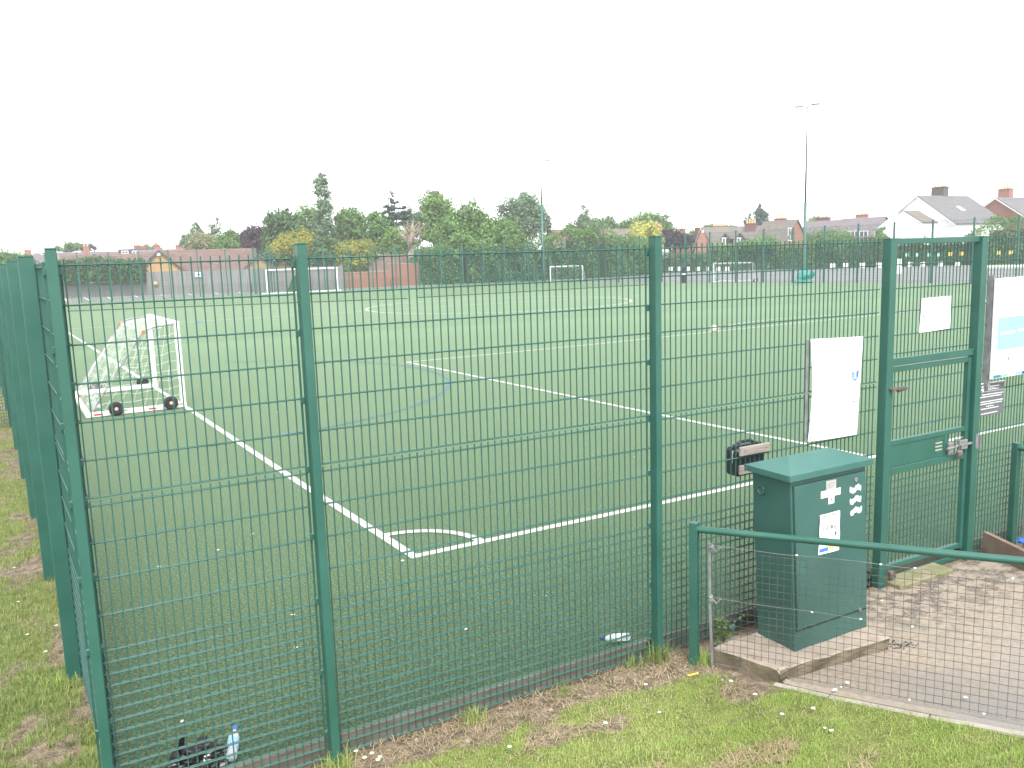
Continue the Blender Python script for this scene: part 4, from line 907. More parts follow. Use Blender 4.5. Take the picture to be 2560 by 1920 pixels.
kb = gp(1160, 607); mb = MB(); mb.bbox((-.28, -.2, 0), (.28, .2, 1.5), .02); o = obj('control_box', mb, M['paint']); o.location = (52.2, 83.6, 0); tag(o, 'green control box at the foot of the thinner floodlight mast', 'control box')

# teal crash mats by the mast
bmp = gp(1734, 611.5); cm = thing('crash_mat', 'pair of folded teal crash mats leaning at the foot of the tall mast', 'crash mat', (bmp.x, bmp.y, 0))
def rl(a, b, z): return RH*a+FH*b+Vector((0, 0, z))
def pillow(pts, th):
    mb = MB(); n = len(pts); c = sum((Vector(p) for p in pts), Vector())/n; fr_ = [Vector(p) for p in pts]; bk2 = [p+FH*th for p in fr_]
    mb.add(fr_+[c-FH*th*.6]+bk2, [(i, (i+1) % n, n) for i in range(n)]+[(i, n+1+i, n+1+(i+1) % n, (i+1) % n) for i in range(n)]+[tuple(n+1+i for i in range(n))[::-1]]); return mb
k = mpx((bmp-CAM).dot(FH))
U = lambda u, v: rl((u-1734)*k, 0, (611.5-v)*k)
obj('upper_mat', pillow([U(1722, 603), U(1724, 590), U(1733, 583), U(1752, 585), U(1763, 591), U(1762, 594), U(1752, 604), U(1740, 604.5)], .25), M['mat'], cm)
obj('lower_mat', pillow([U(1720, 610), U(1721, 606), U(1728, 604.6), U(1746, 605.5), U(1760, 610), U(1752, 611.4), U(1724, 611.4)], .5), M['mat'], cm)
# ------------------------------------------------------------------ trees, hedges
LM = {
 'mid': leafmat('leaves_mid_green', [(.060, .130, .037), (.119, .225, .064), (.203, .344, .100)]),
 'light': leafmat('leaves_light_green', [(.076, .145, .037), (.145, .255, .068), (.221, .357, .102)]),
 'dark': leafmat('leaves_dark_green', [(.040, .090, .035), (.075, .150, .055), (.138, .237, .085)]),
 'grey': leafmat('leaves_grey_green', [(.068, .125, .068), (.125, .205, .114), (.205, .308, .170)]),
 'blue': leafmat('needles_blue_green', [(.020, .051, .037), (.037, .082, .058), (.065, .119, .082)], .12),
 'purple': leafmat('leaves_copper_purple', [(.029, .016, .027), (.056, .029, .048), (.096, .051, .072)], .2),
 'yellow': leafmat('leaves_yellow_green', [(.135, .173, .030), (.270, .285, .053), (.420, .390, .075)]),
 'gold': leafmat('leaves_pale_gold', [(.253, .287, .057), (.437, .460, .115), (.598, .598, .196)]),
 'cream': leafmat('leaves_and_cream_blossom', [(.072, .120, .036), (.204, .228, .102), (.504, .480, .300)]),
}
def leaf_verts(P, size, rg, nrm=None, bias=.6, ragged=1.0):
    n = len(P); nv = rg.normal(size=(n, 3))
    if nrm is not None: nv = nv*(1-bias)+nrm*bias*1.4
    nv /= np.linalg.norm(nv, axis=1, keepdims=True)+1e-9
    a = np.cross(nv, rg.normal(size=(n, 3))); a /= np.linalg.norm(a, axis=1, keepdims=True)+1e-9
    b = np.cross(nv, a); s = (size*rg.uniform(.55, 1.35, n))[:, None]
    q = np.stack([P-a*s, P+b*s*.62-a*s*.1, P+a*s, P-b*s*.62+a*s*.1], 1)
    return q.reshape(-1, 3)
def crown_points(lobes, leaf, rg, dens=1.0, solid=.5, clump=.35):
    PS, NS = [], []
    for (c, r) in lobes:
        c = np.array(c); r = np.array(r); area = 4*PI*((r[0]*r[1])**1.6/3+(r[0]*r[2])**1.6/3+(r[1]*r[2])**1.6/3)**(1/1.6)
        n = int(max(60, dens*2.3*area/(leaf*leaf*1.2)))
        nc = max(8, int(n/60)); d = rg.normal(size=(nc, 3)); d /= np.linalg.norm(d, axis=1, keepdims=True)
        rad = (solid+(1.06-solid)*rg.random(nc)**.55)[:, None]; cen = d*rad                       # leaf clumps through the crown
        idx = rg.integers(0, nc, n); cs = clump*(.6+.8*rg.random(nc))[idx][:, None]
        off = rg.normal(size=(n, 3))*cs*.55; p = cen[idx]+off/np.maximum(.5, (r/r.mean()))
        PS.append(c+p*r); nn = off+cen[idx]*.25+np.array([0, 0, .12]); NS.append(nn/(np.linalg.norm(nn, axis=1, keepdims=True)+1e-9))
    return np.concatenate(PS), np.concatenate(NS)
SEED = [100]
def tree(label, D, lobes, m, leaf=.30, dens=1.0, trunk=None, solid=.45, clump=.35, cat='tree', name='tree', depth=1.0, tr=.2, limbs=5, group=None):
    # lobes: plan (u, v, ru, rv) at distance D along the heading
    SEED[0] += 1; rg = np.random.default_rng(SEED[0]); k = mpx(D); L_ = []; leaf *= .58
    for lo in lobes:
        u, v, ru, rv = lo[:4]; p = pw(u, v, D+(lo[4] if len(lo) > 4 else 0)); L_.append(((p.x, p.y, max(p.z, .4)), (ru*k, ru*k*depth, rv*k)))
    zmin = min(c[2]-r[2] for c, r in L_); cx = sum(c[0] for c, r in L_)/len(L_); cy = sum(c[1] for c, r in L_)/len(L_)
    if trunk is not None: q = pw(trunk, 600, D); cx, cy = q.x, q.y
    t = thing(name, label, cat, (cx, cy, 0), 0, group)
    P, NV = crown_points(L_, leaf, rg, dens, solid, clump); P[:, 2] = np.maximum(P[:, 2], .1)
    me = npmesh('crown', leaf_verts(P-np.array([cx, cy, 0]), leaf, rg, NV), 4, LM[m]); o = lk(bpy.data.objects.new('crown', me)); o.parent = t
    mb = MB(); zt = max(c[2] for c, r in L_); mb.tube([(0, 0, -.2), (.1*tr, .05, zt*.35), (-.15*tr, .1, zt*.7), (0, 0, zt)], tr, 8, True, tr*.25)
    for i in range(min(limbs, 1+len(L_))):
        c, r = L_[i % len(L_)]; e = Vector((c[0]-cx, c[1]-cy, c[2])); s0 = Vector((0, 0, max(.4, zt*(.25+.1*(i % 3))))); mb.tube([s0, s0*.4+e*.6+Vector((0, 0, -.3)), e+Vector((0, 0, r[2]*.4))], tr*.45, 6, True, tr*.1)
    obj('trunk', mb, M['bark'], t); return t
def hedge(label, pts, h, th, m, leaf=.22, dens=1.0, top=None, cat='hedge', wav=.25, z0=0.0):
    leaf *= .65; SEED[0] += 1; rg = np.random.default_rng(SEED[0]); pts = [Vector((p[0], p[1], 0)) for p in pts]
    t = thing('hedge', label, cat, pts[0]); V = []; VT = []; core = MB()
    hs_ = h if isinstance(h, (list, tuple)) else [h]*len(pts)
    for i, (a, b) in enumerate(zip(pts[:-1], pts[1:])):
        d = b-a; L = d.length; d.normalize(); n = Vector((-d.y, d.x, 0)); N_ = int(dens*L*(hs_[i]*2+th)/(leaf*leaf*1.1))
        s = rg.random(N_)*L; hh = hs_[i]+(hs_[i+1]-hs_[i])*s/L; hh = hh*(1+wav*.5*(np.sin(s*.9+i)+.6*np.sin(s*2.3+1))*.35)
        q = rg.random(N_)*(2*np.mean(hs_)+th); H_ = np.mean(hs_)
        lat = np.where(q < H_, -th/2, np.where(q < 2*H_, th/2, (q-2*H_)-th/2)); z = np.where(q < H_, q/H_*hh, np.where(q < 2*H_, (q-H_)/H_*hh, hh))
        lat = lat*(1+.25*np.sin(s*1.7+z*1.3))+rg.normal(size=N_)*.16; z = z+rg.normal(size=N_)*.14*(1+wav)
        P = np.array(a-pts[0])+np.outer(s, np.array(d))+np.outer(lat, np.array(n)); P[:, 2] = np.maximum(z, .02)+z0
        lv = leaf_verts(P, leaf, rg)
        if top: sel = np.repeat((P[:, 2] > hh-.28+z0) & (rg.random(N_) < .75), 4); VT.append(lv[sel]); V.append(lv[~sel])
        else: V.append(lv)
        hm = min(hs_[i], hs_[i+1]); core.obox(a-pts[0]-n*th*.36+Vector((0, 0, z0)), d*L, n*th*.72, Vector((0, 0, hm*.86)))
    o = lk(bpy.data.objects.new('foliage', npmesh('foliage', np.concatenate(V), 4, LM[m]))); o.parent = t
    if top: o = lk(bpy.data.objects.new('new_growth', npmesh('new_growth', np.concatenate(VT), 4, LM[top]))); o.parent = t
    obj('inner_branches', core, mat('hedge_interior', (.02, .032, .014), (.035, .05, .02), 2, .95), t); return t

tree('tall slim poplar rising above the other trees left of centre', 118, [(693, 400, 13, 24), (697, 432, 19, 28), (700, 470, 20, 34), (704, 505, 21, 34)], 'grey', .30, .9, 700, .35, .4)
tree('dark spreading broadleaf tree left of the tall poplar', 120, [(600, 482, 26, 26), (625, 472, 20, 17), (583, 510, 18, 24), (632, 505, 32, 34), (604, 535, 30, 24), (645, 484, 14, 14)], 'dark', .30, 1, 612)
tree('pale green rounded tree close behind the poplar on its left', 126, [(668, 478, 30, 28), (655, 510, 32, 30), (680, 462, 16, 14)], 'light', .30, 1, 668)
tree('copper beech with dark purple leaves beyond the bungalow roof', 132, [(548, 516, 27, 27), (532, 510, 14, 14), (562, 508, 16, 18), (550, 545, 22, 20)], 'purple', .30, 1.2, 550)
tree('mid green rounded tree right of the tall poplar', 122, [(760, 482, 32, 28), (742, 500, 22, 32), (778, 505, 22, 36), (735, 468, 12, 16), (755, 530, 30, 24)], 'mid', .30, 1, 760)
tree('green tree between the poplar group and the bare-branched cedar', 122, [(817, 490, 24, 28), (806, 470, 12, 14), (826, 515, 24, 30), (800, 525, 20, 24)], 'mid', .30, 1, 816)
tree('dark tree behind the cedar with sparse top shoots', 130, [(888, 478, 20, 26), (898, 465, 12, 12), (882, 458, 8, 16), (905, 500, 16, 26)], 'grey', .26, .7, 890, .3, .45)
tree('tall light green tree with a domed top at the centre', 124, [(935, 440, 26, 28), (950, 452, 28, 26), (925, 470, 22, 30), (960, 480, 24, 26), (940, 500, 30, 26)], 'light', .30, 1, 940)
tree('largest lush green broadleaf tree, just right of the dead trunk', 108, [(1018, 470, 30, 28), (985, 492, 30, 30), (1046, 486, 28, 24), (1000, 525, 42, 32), (1060, 515, 38, 34), (1090, 500, 26, 26), (1035, 545, 55, 30), (965, 520, 22, 30), (1105, 535, 36, 34)], 'mid', .30, 1.1, 1030)
tree('tall grey-green tree beside the thinner floodlight mast', 130, [(1128, 445, 34, 26), (1105, 462, 26, 24), (1152, 460, 28, 26), (1130, 485, 42, 30), (1168, 478, 18, 26), (1182, 496, 12, 20)], 'grey', .32, .9, 1135, .35, .4)
tree('grey-green shrubby tree above the brown-roofed house', 130, [(1262, 470, 12, 24), (1255, 490, 24, 22), (1275, 490, 20, 24), (1240, 510, 20, 18)], 'grey', .26, .8, 1262, .3, .42)
tree('low green tree beyond the ridge of the brown-roofed house', 150, [(1308, 490, 26, 18), (1325, 498, 18, 14), (1290, 485, 14, 14)], 'dark', .32, 1, 1308)
tree('green tree with open top behind the pale gold tree', 142, [(1385, 482, 26, 18), (1410, 478, 22, 18), (1430, 490, 18, 24), (1360, 492, 22, 14), (1441, 512, 16, 24)], 'mid', .32, .9, 1400, .3, .42)
tree('rounded pale golden tree glowing above the hedge', 122, [(1393, 508, 28, 24), (1376, 522, 20, 16), (1412, 520, 19, 18)], 'gold', .26, 1.3, 1393)
tree('small dark purple tree left of the dormer house', 128, [(1455, 512, 26, 14), (1478, 518, 18, 14), (1440, 520, 16, 14)], 'purple', .28, 1.1, 1460)
tree('dark pointed conifer standing between house roofs', 165, [(1644, 455, 8, 16), (1643, 470, 14, 18), (1644, 488, 19, 20), (1642, 508, 18, 20)], 'blue', .34, 1.3, 1644, .5, .25)
tree('small dark conifer tip left of the pointed conifer', 168, [(1616, 470, 6, 10), (1616, 482, 9, 10)], 'blue', .30, 1.2, 1616, .5, .25)
tree('faint bare treetop behind the pointed conifer', 175, [(1626, 456, 10, 12), (1664, 464, 10, 10)], 'grey', .22, .10, 1640, .3, .5)
tree('bright green shrub leaning over the hedge before the dormer house', 124, [(1635, 527, 32, 9), (1655, 520, 22, 8), (1612, 530, 18, 8)], 'light', .26, 1, 1640)
tree('rounded bush at the tall mast, between two roofs', 124, [(1780, 520, 34, 17), (1810, 518, 26, 20), (1755, 524, 20, 14), (1832, 530, 18, 20), (1800, 540, 50, 16)], 'mid', .26, 1.1, 1790)
tree('loose shrub against the cream house wall', 122, [(1895, 520, 16, 22), (1885, 545, 20, 24), (1905, 508, 9, 16)], 'mid', .24, .9, 1892)
tree('wide conical conifer left of the group of garden trees', 150, [(425, 498, 10, 18), (424, 512, 20, 16), (408, 520, 18, 12), (440, 520, 14, 14), (420, 530, 30, 14)], 'grey', .32, 1.1, 424, .4, .3)
tree('sparse feathery birch behind the bungalow roof', 152, [(458, 502, 10, 20), (471, 492, 6, 20), (468, 515, 12, 18), (480, 520, 6, 10)], 'grey', .24, .45, 465, .25, .45)
tree('shrub with cream blossom above the bungalow ridge', 140, [(440, 524, 26, 18), (420, 532, 18, 14), (462, 530, 18, 14)], 'cream', .26, 1.2, 440)
tree('green garden tree behind the bungalow, beside the copper beech', 138, [(503, 520, 26, 20), (485, 532, 26, 16), (527, 532, 20, 16), (500, 506, 12, 8)], 'mid', .28, 1, 500)
tree('yellow-green shrub at the foot of the dark tree', 116, [(640, 525, 40, 18), (618, 540, 34, 18), (662, 515, 20, 16), (660, 545, 34, 18)], 'yellow', .26, .8, 640)
tree('dark low shrubbery behind the second bungalow gable', 119, [(590, 560, 26, 22), (640, 562, 40, 22), (680, 560, 30, 26)], 'dark', .28, 1, 640)
tree('shrub with golden new leaves over the red brick wall', 112, [(772, 538, 34, 14), (750, 552, 28, 18), (790, 552, 24, 18), (770, 570, 40, 18)], 'yellow', .26, 1, 770)
tree('dark clipped evergreen left of the golden shrub', 113, [(705, 552, 34, 28), (690, 575, 30, 26), (730, 575, 28, 26), (700, 530, 22, 14)], 'dark', .26, 1.2, 706)
tree('pale trailing willow in front of the cedar', 116, [(865, 520, 30, 26), (848, 545, 28, 28), (880, 545, 30, 24), (850, 505, 18, 14)], 'light', .24, .8, 862, .3, .35)
tree('dark round bush beside the end of the brick wall', 106, [(925, 565, 32, 26), (905, 575, 18, 24), (948, 550, 28, 26), (935, 590, 34, 18)], 'dark', .26, 1.2, 925)
tree('low crown of a tree beyond the terrace roofs', 185, [(158, 532, 14, 8), (140, 537, 18, 6), (172, 536, 10, 6)], 'mid', .36, 1, 156)
tree('dark treetop beside the brick chimney of the terrace', 186, [(190, 535, 16, 7)], 'purple', .34, 1, 190)
tree('small treetop behind the right end of the terrace', 186, [(328, 534, 14, 7), (340, 537, 10, 5)], 'mid', .34, 1, 328)
tree('leafy bush outside the left end of the pitch', 96, [(20, 563, 34, 16), (50, 560, 22, 10), (0, 572, 40, 20), (35, 580, 40, 20)], 'mid', .28, 1.1, 25)
tree('small green tree behind the dormer house chimney', 150, [(1492, 515, 16, 12), (1500, 505, 10, 8)], 'mid', .3, 1, 1494)
tree('treetop showing above the slate roofs by the tall mast', 170, [(1762, 478, 16, 8), (1778, 476, 10, 6)], 'light', .32, 1, 1768)
tree('treetop behind the clay pots of the dormer house', 168, [(1538, 492, 20, 6), (1570, 492, 18, 5)], 'mid', .32, 1, 1555)
# layered cedar
tree('open layered cedar with flat dark branches', 124, [(847, 420, 4, 8), (846, 432, 9, 3), (855, 436, 12, 3), (838, 446, 14, 3.2), (862, 448, 16, 3.2), (848, 452, 14, 4), (832, 459, 14, 3), (858, 462, 18, 4), (846, 470, 22, 4), (868, 470, 16, 3.4), (836, 480, 18, 3.4), (862, 484, 20, 4), (848, 494, 20, 5), (872, 459, 14, 3)], 'blue', .24, .85, 848, .3, .3, depth=.9, tr=.25, limbs=12)
# dead trunk with bare limbs
def dead_tree():
    D = 110; b = pw(888, 560, D); t = thing('dead_tree', 'dead brown trunk with bare broken branches among the green trees', 'tree', (b.x, b.y, 0)); o0 = Vector((b.x, b.y, 0)); k = mpx(D)
    P = lambda u, v, dd=0: pw(u, v, D+dd)-o0
    mb = MB(); mb.tube([(0, 0, 0), P(888, 555), P(886, 520), P(890, 500)], 12*k, 10, True, 7*k); obj('trunk', mb, M['deadwood'], t)
    for i, L_ in enumerate((((886, 525), (876, 505), (872, 482)), ((890, 505), (898, 488), (908, 478)), ((889, 500), (892, 482), (893, 471)), ((890, 515), (906, 500), (922, 480)), ((884, 520), (866, 506), (858, 492)), ((884, 545), (872, 552), (866, 556)), ((888, 510), (878, 492), (882, 476)), ((890, 505), (902, 495), (906, 486)))):
        mb = MB(); mb.tube([P(u, v, (i % 3)-1.0) if j else P(u, v) for j, (u, v) in enumerate(L_)], 3.2*k, 6, True, .7*k); obj('branch', mb, M['deadwood'], t)
    SEED[0] += 1; rg = np.random.default_rng(3); mb = MB()
    for i in range(70):
        u = 886+rg.uniform(-32, 30); v = rg.uniform(486, 528); p = P(u, v, rg.uniform(-1.5, 1.5)); mb.tube([p, p+Vector((rg.uniform(-.6, .6), rg.uniform(-.4, .4), rg.uniform(-.1, .9)))], .025, 3, False)
    obj('twigs', mb, M['deadwood'], t)
dead_tree()
def hp(*uv, D): return [pw(u, 580, D+dd)[:2] for u, dd in uv]
hedge('tall dark mixed hedge in front of the big central trees', hp((908, 0), (1000, 0), (1080, 2), (1180, 4), D=104), [3.6, 4.6, 4.9, 4.4], 3.2, 'mid', .24, 1.0, wav=.7)
hedge('rounded hedge with dark leaves before the brown-roofed house', hp((1180, 0), (1225, 0), (1290, 0), (1340, 4), (1400, 10), D=110), [4.6, 5.8, 6.0, 5.0, 3.8], 3.2, 'mid', .24, 1.0, wav=.6)
hedge('dense ivy hedge hanging over the top of the grey boarding', hp((128, 0), (200, 0), (312, 0), D=97.0), [2.3, 2.5, 2.3], 1.6, 'dark', .22, 1.4, wav=.4, z0=1.6)
hedge('low trimmed green hedge at the end of the playground by the car', hp((1400, 2), (1470, 4), (1530, 5), D=122), [2.6, 2.5, 2.6], 1.6, 'grey', .22, 1.1, wav=.2)
hedge('long clipped hedge with yellowish new growth along its top', hp((1532, 2), (1640, -1), (1760, -4), D=126), [3.6, 3.5, 3.6], 1.8, 'mid', .22, 1.2, top='yellow', wav=.12)
hedge('tall dark green hedge along the right side of the playground', hp((1762, -1), (1900, -5), (1990, -7), (2100, -9), D=124), [3.7, 3.6, 3.3, 3.5], 2.0, 'dark', .22, 1.2, wav=.35)
hedge('overgrown hedge in front of the brick house at far right', hp((2092, -9), (2135, -9), (2230, -11), (2330, -13), D=122), [3.6, 5.2, 6.2, 6.4], 2.2, 'mid', .22, 1.2, wav=.6)

# ------------------------------------------------------------------ boarding, brick wall
def wall_run(name, label, cat, pts, h, th, m, cap=None):
    pts = [Vector((p[0], p[1], 0)) for p in pts]; t = thing(name, label, cat, pts[0]); mb = MB(); cp = MB()
    for a, b in zip(pts[:-1], pts[1:]):
        d = b-a; n = Vector((-d.y, d.x, 0)).normalized()*th; mb.obox(a-pts[0]+Vector((0, 0, -.2)), d*.9995, n, Vector((0, 0, h+.2)))
        if cap: dn = n.normalized(); cp.obox(a-pts[0]-dn*.04+Vector((0, 0, h+.002)), d*.9995, n+dn*.08, Vector((0, 0, .09)))
    obj('boarding' if 'fence' in name else 'brickwork', mb, m, t)
    if cap: obj('coping', cp, cap, t)
    return t
bm_, nt_, b_n = nodes('weathered_close_boarding'); tc_ = N(nt_, 'ShaderNodeTexCoord'); mp_ = N(nt_, 'ShaderNodeMapping'); mp_.inputs['Scale'].default_value = (6, 6, .25)
nt_.links.new(tc_.outputs['Object'], mp_.inputs['Vector']); no_ = N(nt_, 'ShaderNodeTexNoise', Scale=1.3, Detail=5); nt_.links.new(mp_.outputs['Vector'], no_.inputs['Vector'])
cr_ = N(nt_, 'ShaderNodeValToRGB'); cr_.color_ramp.elements[0].color = (.135, .13, .128, 1); cr_.color_ramp.elements[1].color = (.235, .228, .225, 1); cr_.color_ramp.elements[0].position = .3; cr_.color_ramp.elements[1].position = .7
nt_.links.new(no_.outputs['Fac'], cr_.inputs['Fac']); nt_.links.new(cr_.outputs['Color'], b_n.inputs['Base Color']); b_n.inputs['Roughness'].default_value = .9
wf = [pw(u, 600, 97.3)[:2] for u in (60, 330)]+[pw(u, 600, 97.3)[:2] for u in (560, 742)]
wall_run('board_fence', 'tall weathered grey close-board fence behind the parking bays', 'fence', wf, 2.62, .08, bm_)
wall_run('brick_wall', 'low red brick garden wall running right from the grey boarding', 'wall', [pw(742.5, 600, 98.5)[:2], pw(845, 600, 101)[:2]], 1.75, .25, M['brick'], M['concrete'])
wall_run('brick_wall', 'higher red brick wall below a tiled roof beside the dark bush', 'wall', [pw(838, 600, 103)[:2], pw(935, 600, 104.5)[:2]], 2.6, .25, M['brick'], M['concrete'])
for i, (u, v, lab, m1, m2) in enumerate(((430, 593, 'small white notice with blue print on the grey boarding', 'signwhite', 'blue'), (340, 611, 'small orange warning notice low on the grey boarding', 'pine', 'amber'))):
    p = pw(u, v, 97.2); mb = MB(); mb.obox(RH*-.42+Vector((0, 0, -.25)), RH*.84 if not i else RH*.5, FH*.04, Vector((0, 0, .5))); o = obj('wall_notice', mb, M[m1]); o.location = p-FH*.1; tag(o, lab, 'sign')
    mb = MB(); mb.obox(RH*(-.2 if not i else -.33)+Vector((0, 0, -.1)), RH*(.42 if not i else .3), FH*.01, Vector((0, 0, .22))); q = obj('print', mb, M[m2], o); q.location = -FH*.012
for u, v, lab in ((543, 632, 'short black bollard on the parking bays, left of the far goal'), (920-200, 620, 'short black bollard in front of the red brick wall'), (1013, 604, 'short pale bollard by the far gate')):
    p = gp(u, v); mb = MB(); mb.lathe([(.13, 0), (.13, .95), (.09, 1.02)], 10); o = obj('bollard', mb, M['black'] if 'black' in lab else M['plate'], smooth=True); o.location = (p.x, p.y, -.012); tag(o, lab, 'bollard')

# ------------------------------------------------------------------ marker boards along the playground edge
def marker(u, v, D, m, label, grp, hgt=None, w=.55):
    p = pw(u/S, v/S, D); t = thing('marker_board', label, 'marker board', (p.x, p.y, 0), 0, grp)
    mb = MB(); mb.obox(RH*-w/2+Vector((0, 0, p.z-w/2)), RH*w, FH*.03, Vector((0, 0, w))); obj('face', mb, M[m], t)
    mb = MB(); mb.obox(RH*-.03+FH*.032+Vector((0, 0, 0)), RH*.06, FH*.05, Vector((0, 0, p.z))); obj('stake', mb, M['paint'], t)
for u in (1676.9, 1699.5, 1719.3, 1744.7, 1770.3, 1795.7, 1818.4): marker(u, 672, 118, 'white', 'small square white marker board in the left row at the playground edge', 'white marker boards, left row')
for u in (1840.5, 1871.2, 1899.3, 1928.2, 1961.5, 1989.1, 2019.7): marker(u, 667.5, 120, 'black', 'small square black marker board in the row along the playground', 'black marker boards')
for u, v in ((2081.7, 665), (2114.3, 664), (2155.9, 663.5), (2197.5, 663), (2273.9, 661), (2307.9, 661), (2351.3, 660.5), (2395, 660), (2496.4, 657.5)): marker(u, v, 112, 'white', 'small square white marker board in the right row before the dark hedge', 'white marker boards, right row', w=.66)
for u in (2267.6, 2293.8, 2322.7, 2347): marker(u, 637, 111, 'mint', 'small mint green marker square against the dark hedge', 'mint marker squares', w=.42)
for u, v in ((2376, 635), (2404, 634), (2497, 632), (2527, 631)): marker(u, v, 110, 'amber', 'small amber marker square against the dark hedge', 'amber marker squares', w=.46)
p = pw(2247/S, 684/S, 62); mb = MB(); mb.obox(RH*-.15+FH*-.05, RH*.3, FH*.04, Vector((0, 0, 1.08))); o = obj('sign_board', mb, M['white']); o.location = p; tag(o, 'tall narrow white board fixed on the far right fence beyond the gate', 'sign')
pp = gp(1478, 611.5); pd = thing('post_pad', 'black padded sleeve with white stripe round a far fence post', 'post pad', (pp.x, pp.y, 0))
mb = MB(); mb.lathe([(.24, 0), (.24, .82)], 12); mb.lathe([(.24, .92), (.24, 1.55)], 12); obj('padding', mb, M['black'], pd); mb = MB(); mb.lathe([(.235, .82), (.235, .92)], 12); obj('white_stripe', mb, M['white'], pd)
# parked white car mostly hidden by the low hedge
cp_ = pw(1503, 600, 129); car = thing('parked_car', 'white car parked behind the low hedge beside the brick gable', 'car', (cp_.x, cp_.y, 0), -YAW+.15)
prof = [(-2.1, .35), (2.1, .35), (2.15, .75), (1.95, .95), (1.1, 1.02), (.5, 1.48), (-1.2, 1.5), (-1.9, 1.05), (-2.12, .9)]
mb = MB(); n = len(prof); mb.add([(x, -.85, z) for x, z in prof]+[(x, .85, z) for x, z in prof], [tuple(range(n))[::-1], tuple(range(n, 2*n))]+[(i, (i+1) % n, n+(i+1) % n, n+i) for i in range(n)]); obj('body', mb, M['car'], car)
for s in (-1, 1):
    mb = MB(); mb.add([(.95, s*.853, 1.04), (.45, s*.853, 1.42), (-1.1, s*.853, 1.42), (-1.65, s*.853, 1.05)], [(0, 1, 2, 3)]); obj('side_window', mb, M['glass'], car)
    for x in (-1.3, 1.3): mb = MB(); mb.lathe([(.2, -.1), (.32, -.09), (.32, .09), (.2, .1)], 16, (x, s*.8, .32), (0, 1, 0)); obj('wheel', mb, M['rubber'], car)
# ------------------------------------------------------------------ houses
def axes(th, u=1106):   # th: how far the ridge turns from receding (0) to running across the line of sight (90)
    t = R(th)+math.atan((u-1106)*S/FPX); b = FH*math.cos(t)+RH*math.sin(t); a = RH*math.cos(t)-FH*math.sin(t); return a, b
UPZ = Vector((0, 0, 1))
def gable(t, A, a, b, w, L, rise, wall, roof, over=.3, wl=.5, z0=0.0, vergem=None):
    """gabled block: A = front gable apex, a across the gable, b along the ridge, wl = share of width left of the apex"""
    A = Vector(A); o = t.location; l, r = a*(-w*wl), a*(w*(1-wl)); rr = rise*(1-wl)/max(wl, 1-wl); rl_ = rise*wl/max(wl, 1-wl)
    zl, zr = A.z-rl_, A.z-rr; F = [A+l-UPZ*rl_, A, A+r-UPZ*rr]; 
    P = [Vector((F[0].x, F[0].y, z0)), F[0], F[1], F[2], Vector((F[2].x, F[2].y, z0))]; Q = [p+b*L for p in P]
    mb = MB(); mb.add([p-o for p in P+Q], [(0, 4, 3, 2, 1), (5, 6, 7, 8, 9), (0, 1, 6, 5), (4, 9, 8, 3)]); obj('wall', mb, wall, t)
    mb = MB(); th = .14
    for s, e in ((0, F[0]), (1, F[2])):
        d = (e-A); nrm = (d.cross(b) if s == 0 else b.cross(d)).normalized();
        if nrm.z < 0: nrm = -nrm
        ext = d*(1+over/d.length); base = A-b*over+nrm*.02
        mb.obox(base-o, ext, b*(L+2*over), nrm*th)
    obj('roof', mb, roof, t)
    mb = MB()
    for e in (F[0], F[2]):
        d = (e-A)*(1+over/(e-A).length); mb.obox(A-b*(over+.03)-UPZ*.16-o, d, b*.028, UPZ*.2)
    obj('bargeboard', mb, vergem or M['white'], t)
def chimney(t, P, a, b, w, d, h, m, pots=3, ps=.9):
    o = t.location; P = Vector(P); mb = MB(); mb.obox(P-a*w/2-b*d/2-UPZ*1.6-o, a*w, b*d, UPZ*(h+1.6)); mb.obox(P-a*(w/2+.08)-b*(d/2+.08)+UPZ*(h+.002)-o, a*(w+.16), b*(d+.16), UPZ*.16)
    c = obj('chimney', mb, m, t)
    for i in range(pots):
        q = P+(a if w >= d else b)*((i-(pots-1)/2)*(max(w, d)/pots))+UPZ*(h+.16)-o; mb = MB(); mb.lathe([(.17, 0), (.14, ps*.8), (.18, ps)], 9, q); obj('chimney_pot', mb, M['pot'], c)
def window(t, P, a, n, w, h, panes=2, m=None):   # P centre on the wall, n outward
    o = t.location; P = Vector(P); e = .12; mb = MB()
    mb.obox(P-a*w/2-UPZ*h/2-o, a*w, n*.07, UPZ*e); mb.obox(P-a*w/2+UPZ*(h/2-e)-o, a*w, n*.07, UPZ*e)
    for i in range(panes+1): mb.obox(P+a*(-w/2+(w-e)*i/panes)-UPZ*(h/2-e-.001)-o, a*e, n*.068, UPZ*(h-2*e-.002))
    f = obj('window', mb, m or M['white'], t); mb = MB(); mb.obox(P-a*(w/2-.02)-UPZ*(h/2-.02)-o, a*(w-.04), n*.03, UPZ*(h-.04)); obj('pane', mb, M['glass'], f)
def house(name, label, u, v, D, cat='house'):
    p = pw(u, v, D); return thing(name, label, cat, (p.x, p.y, 0)), p

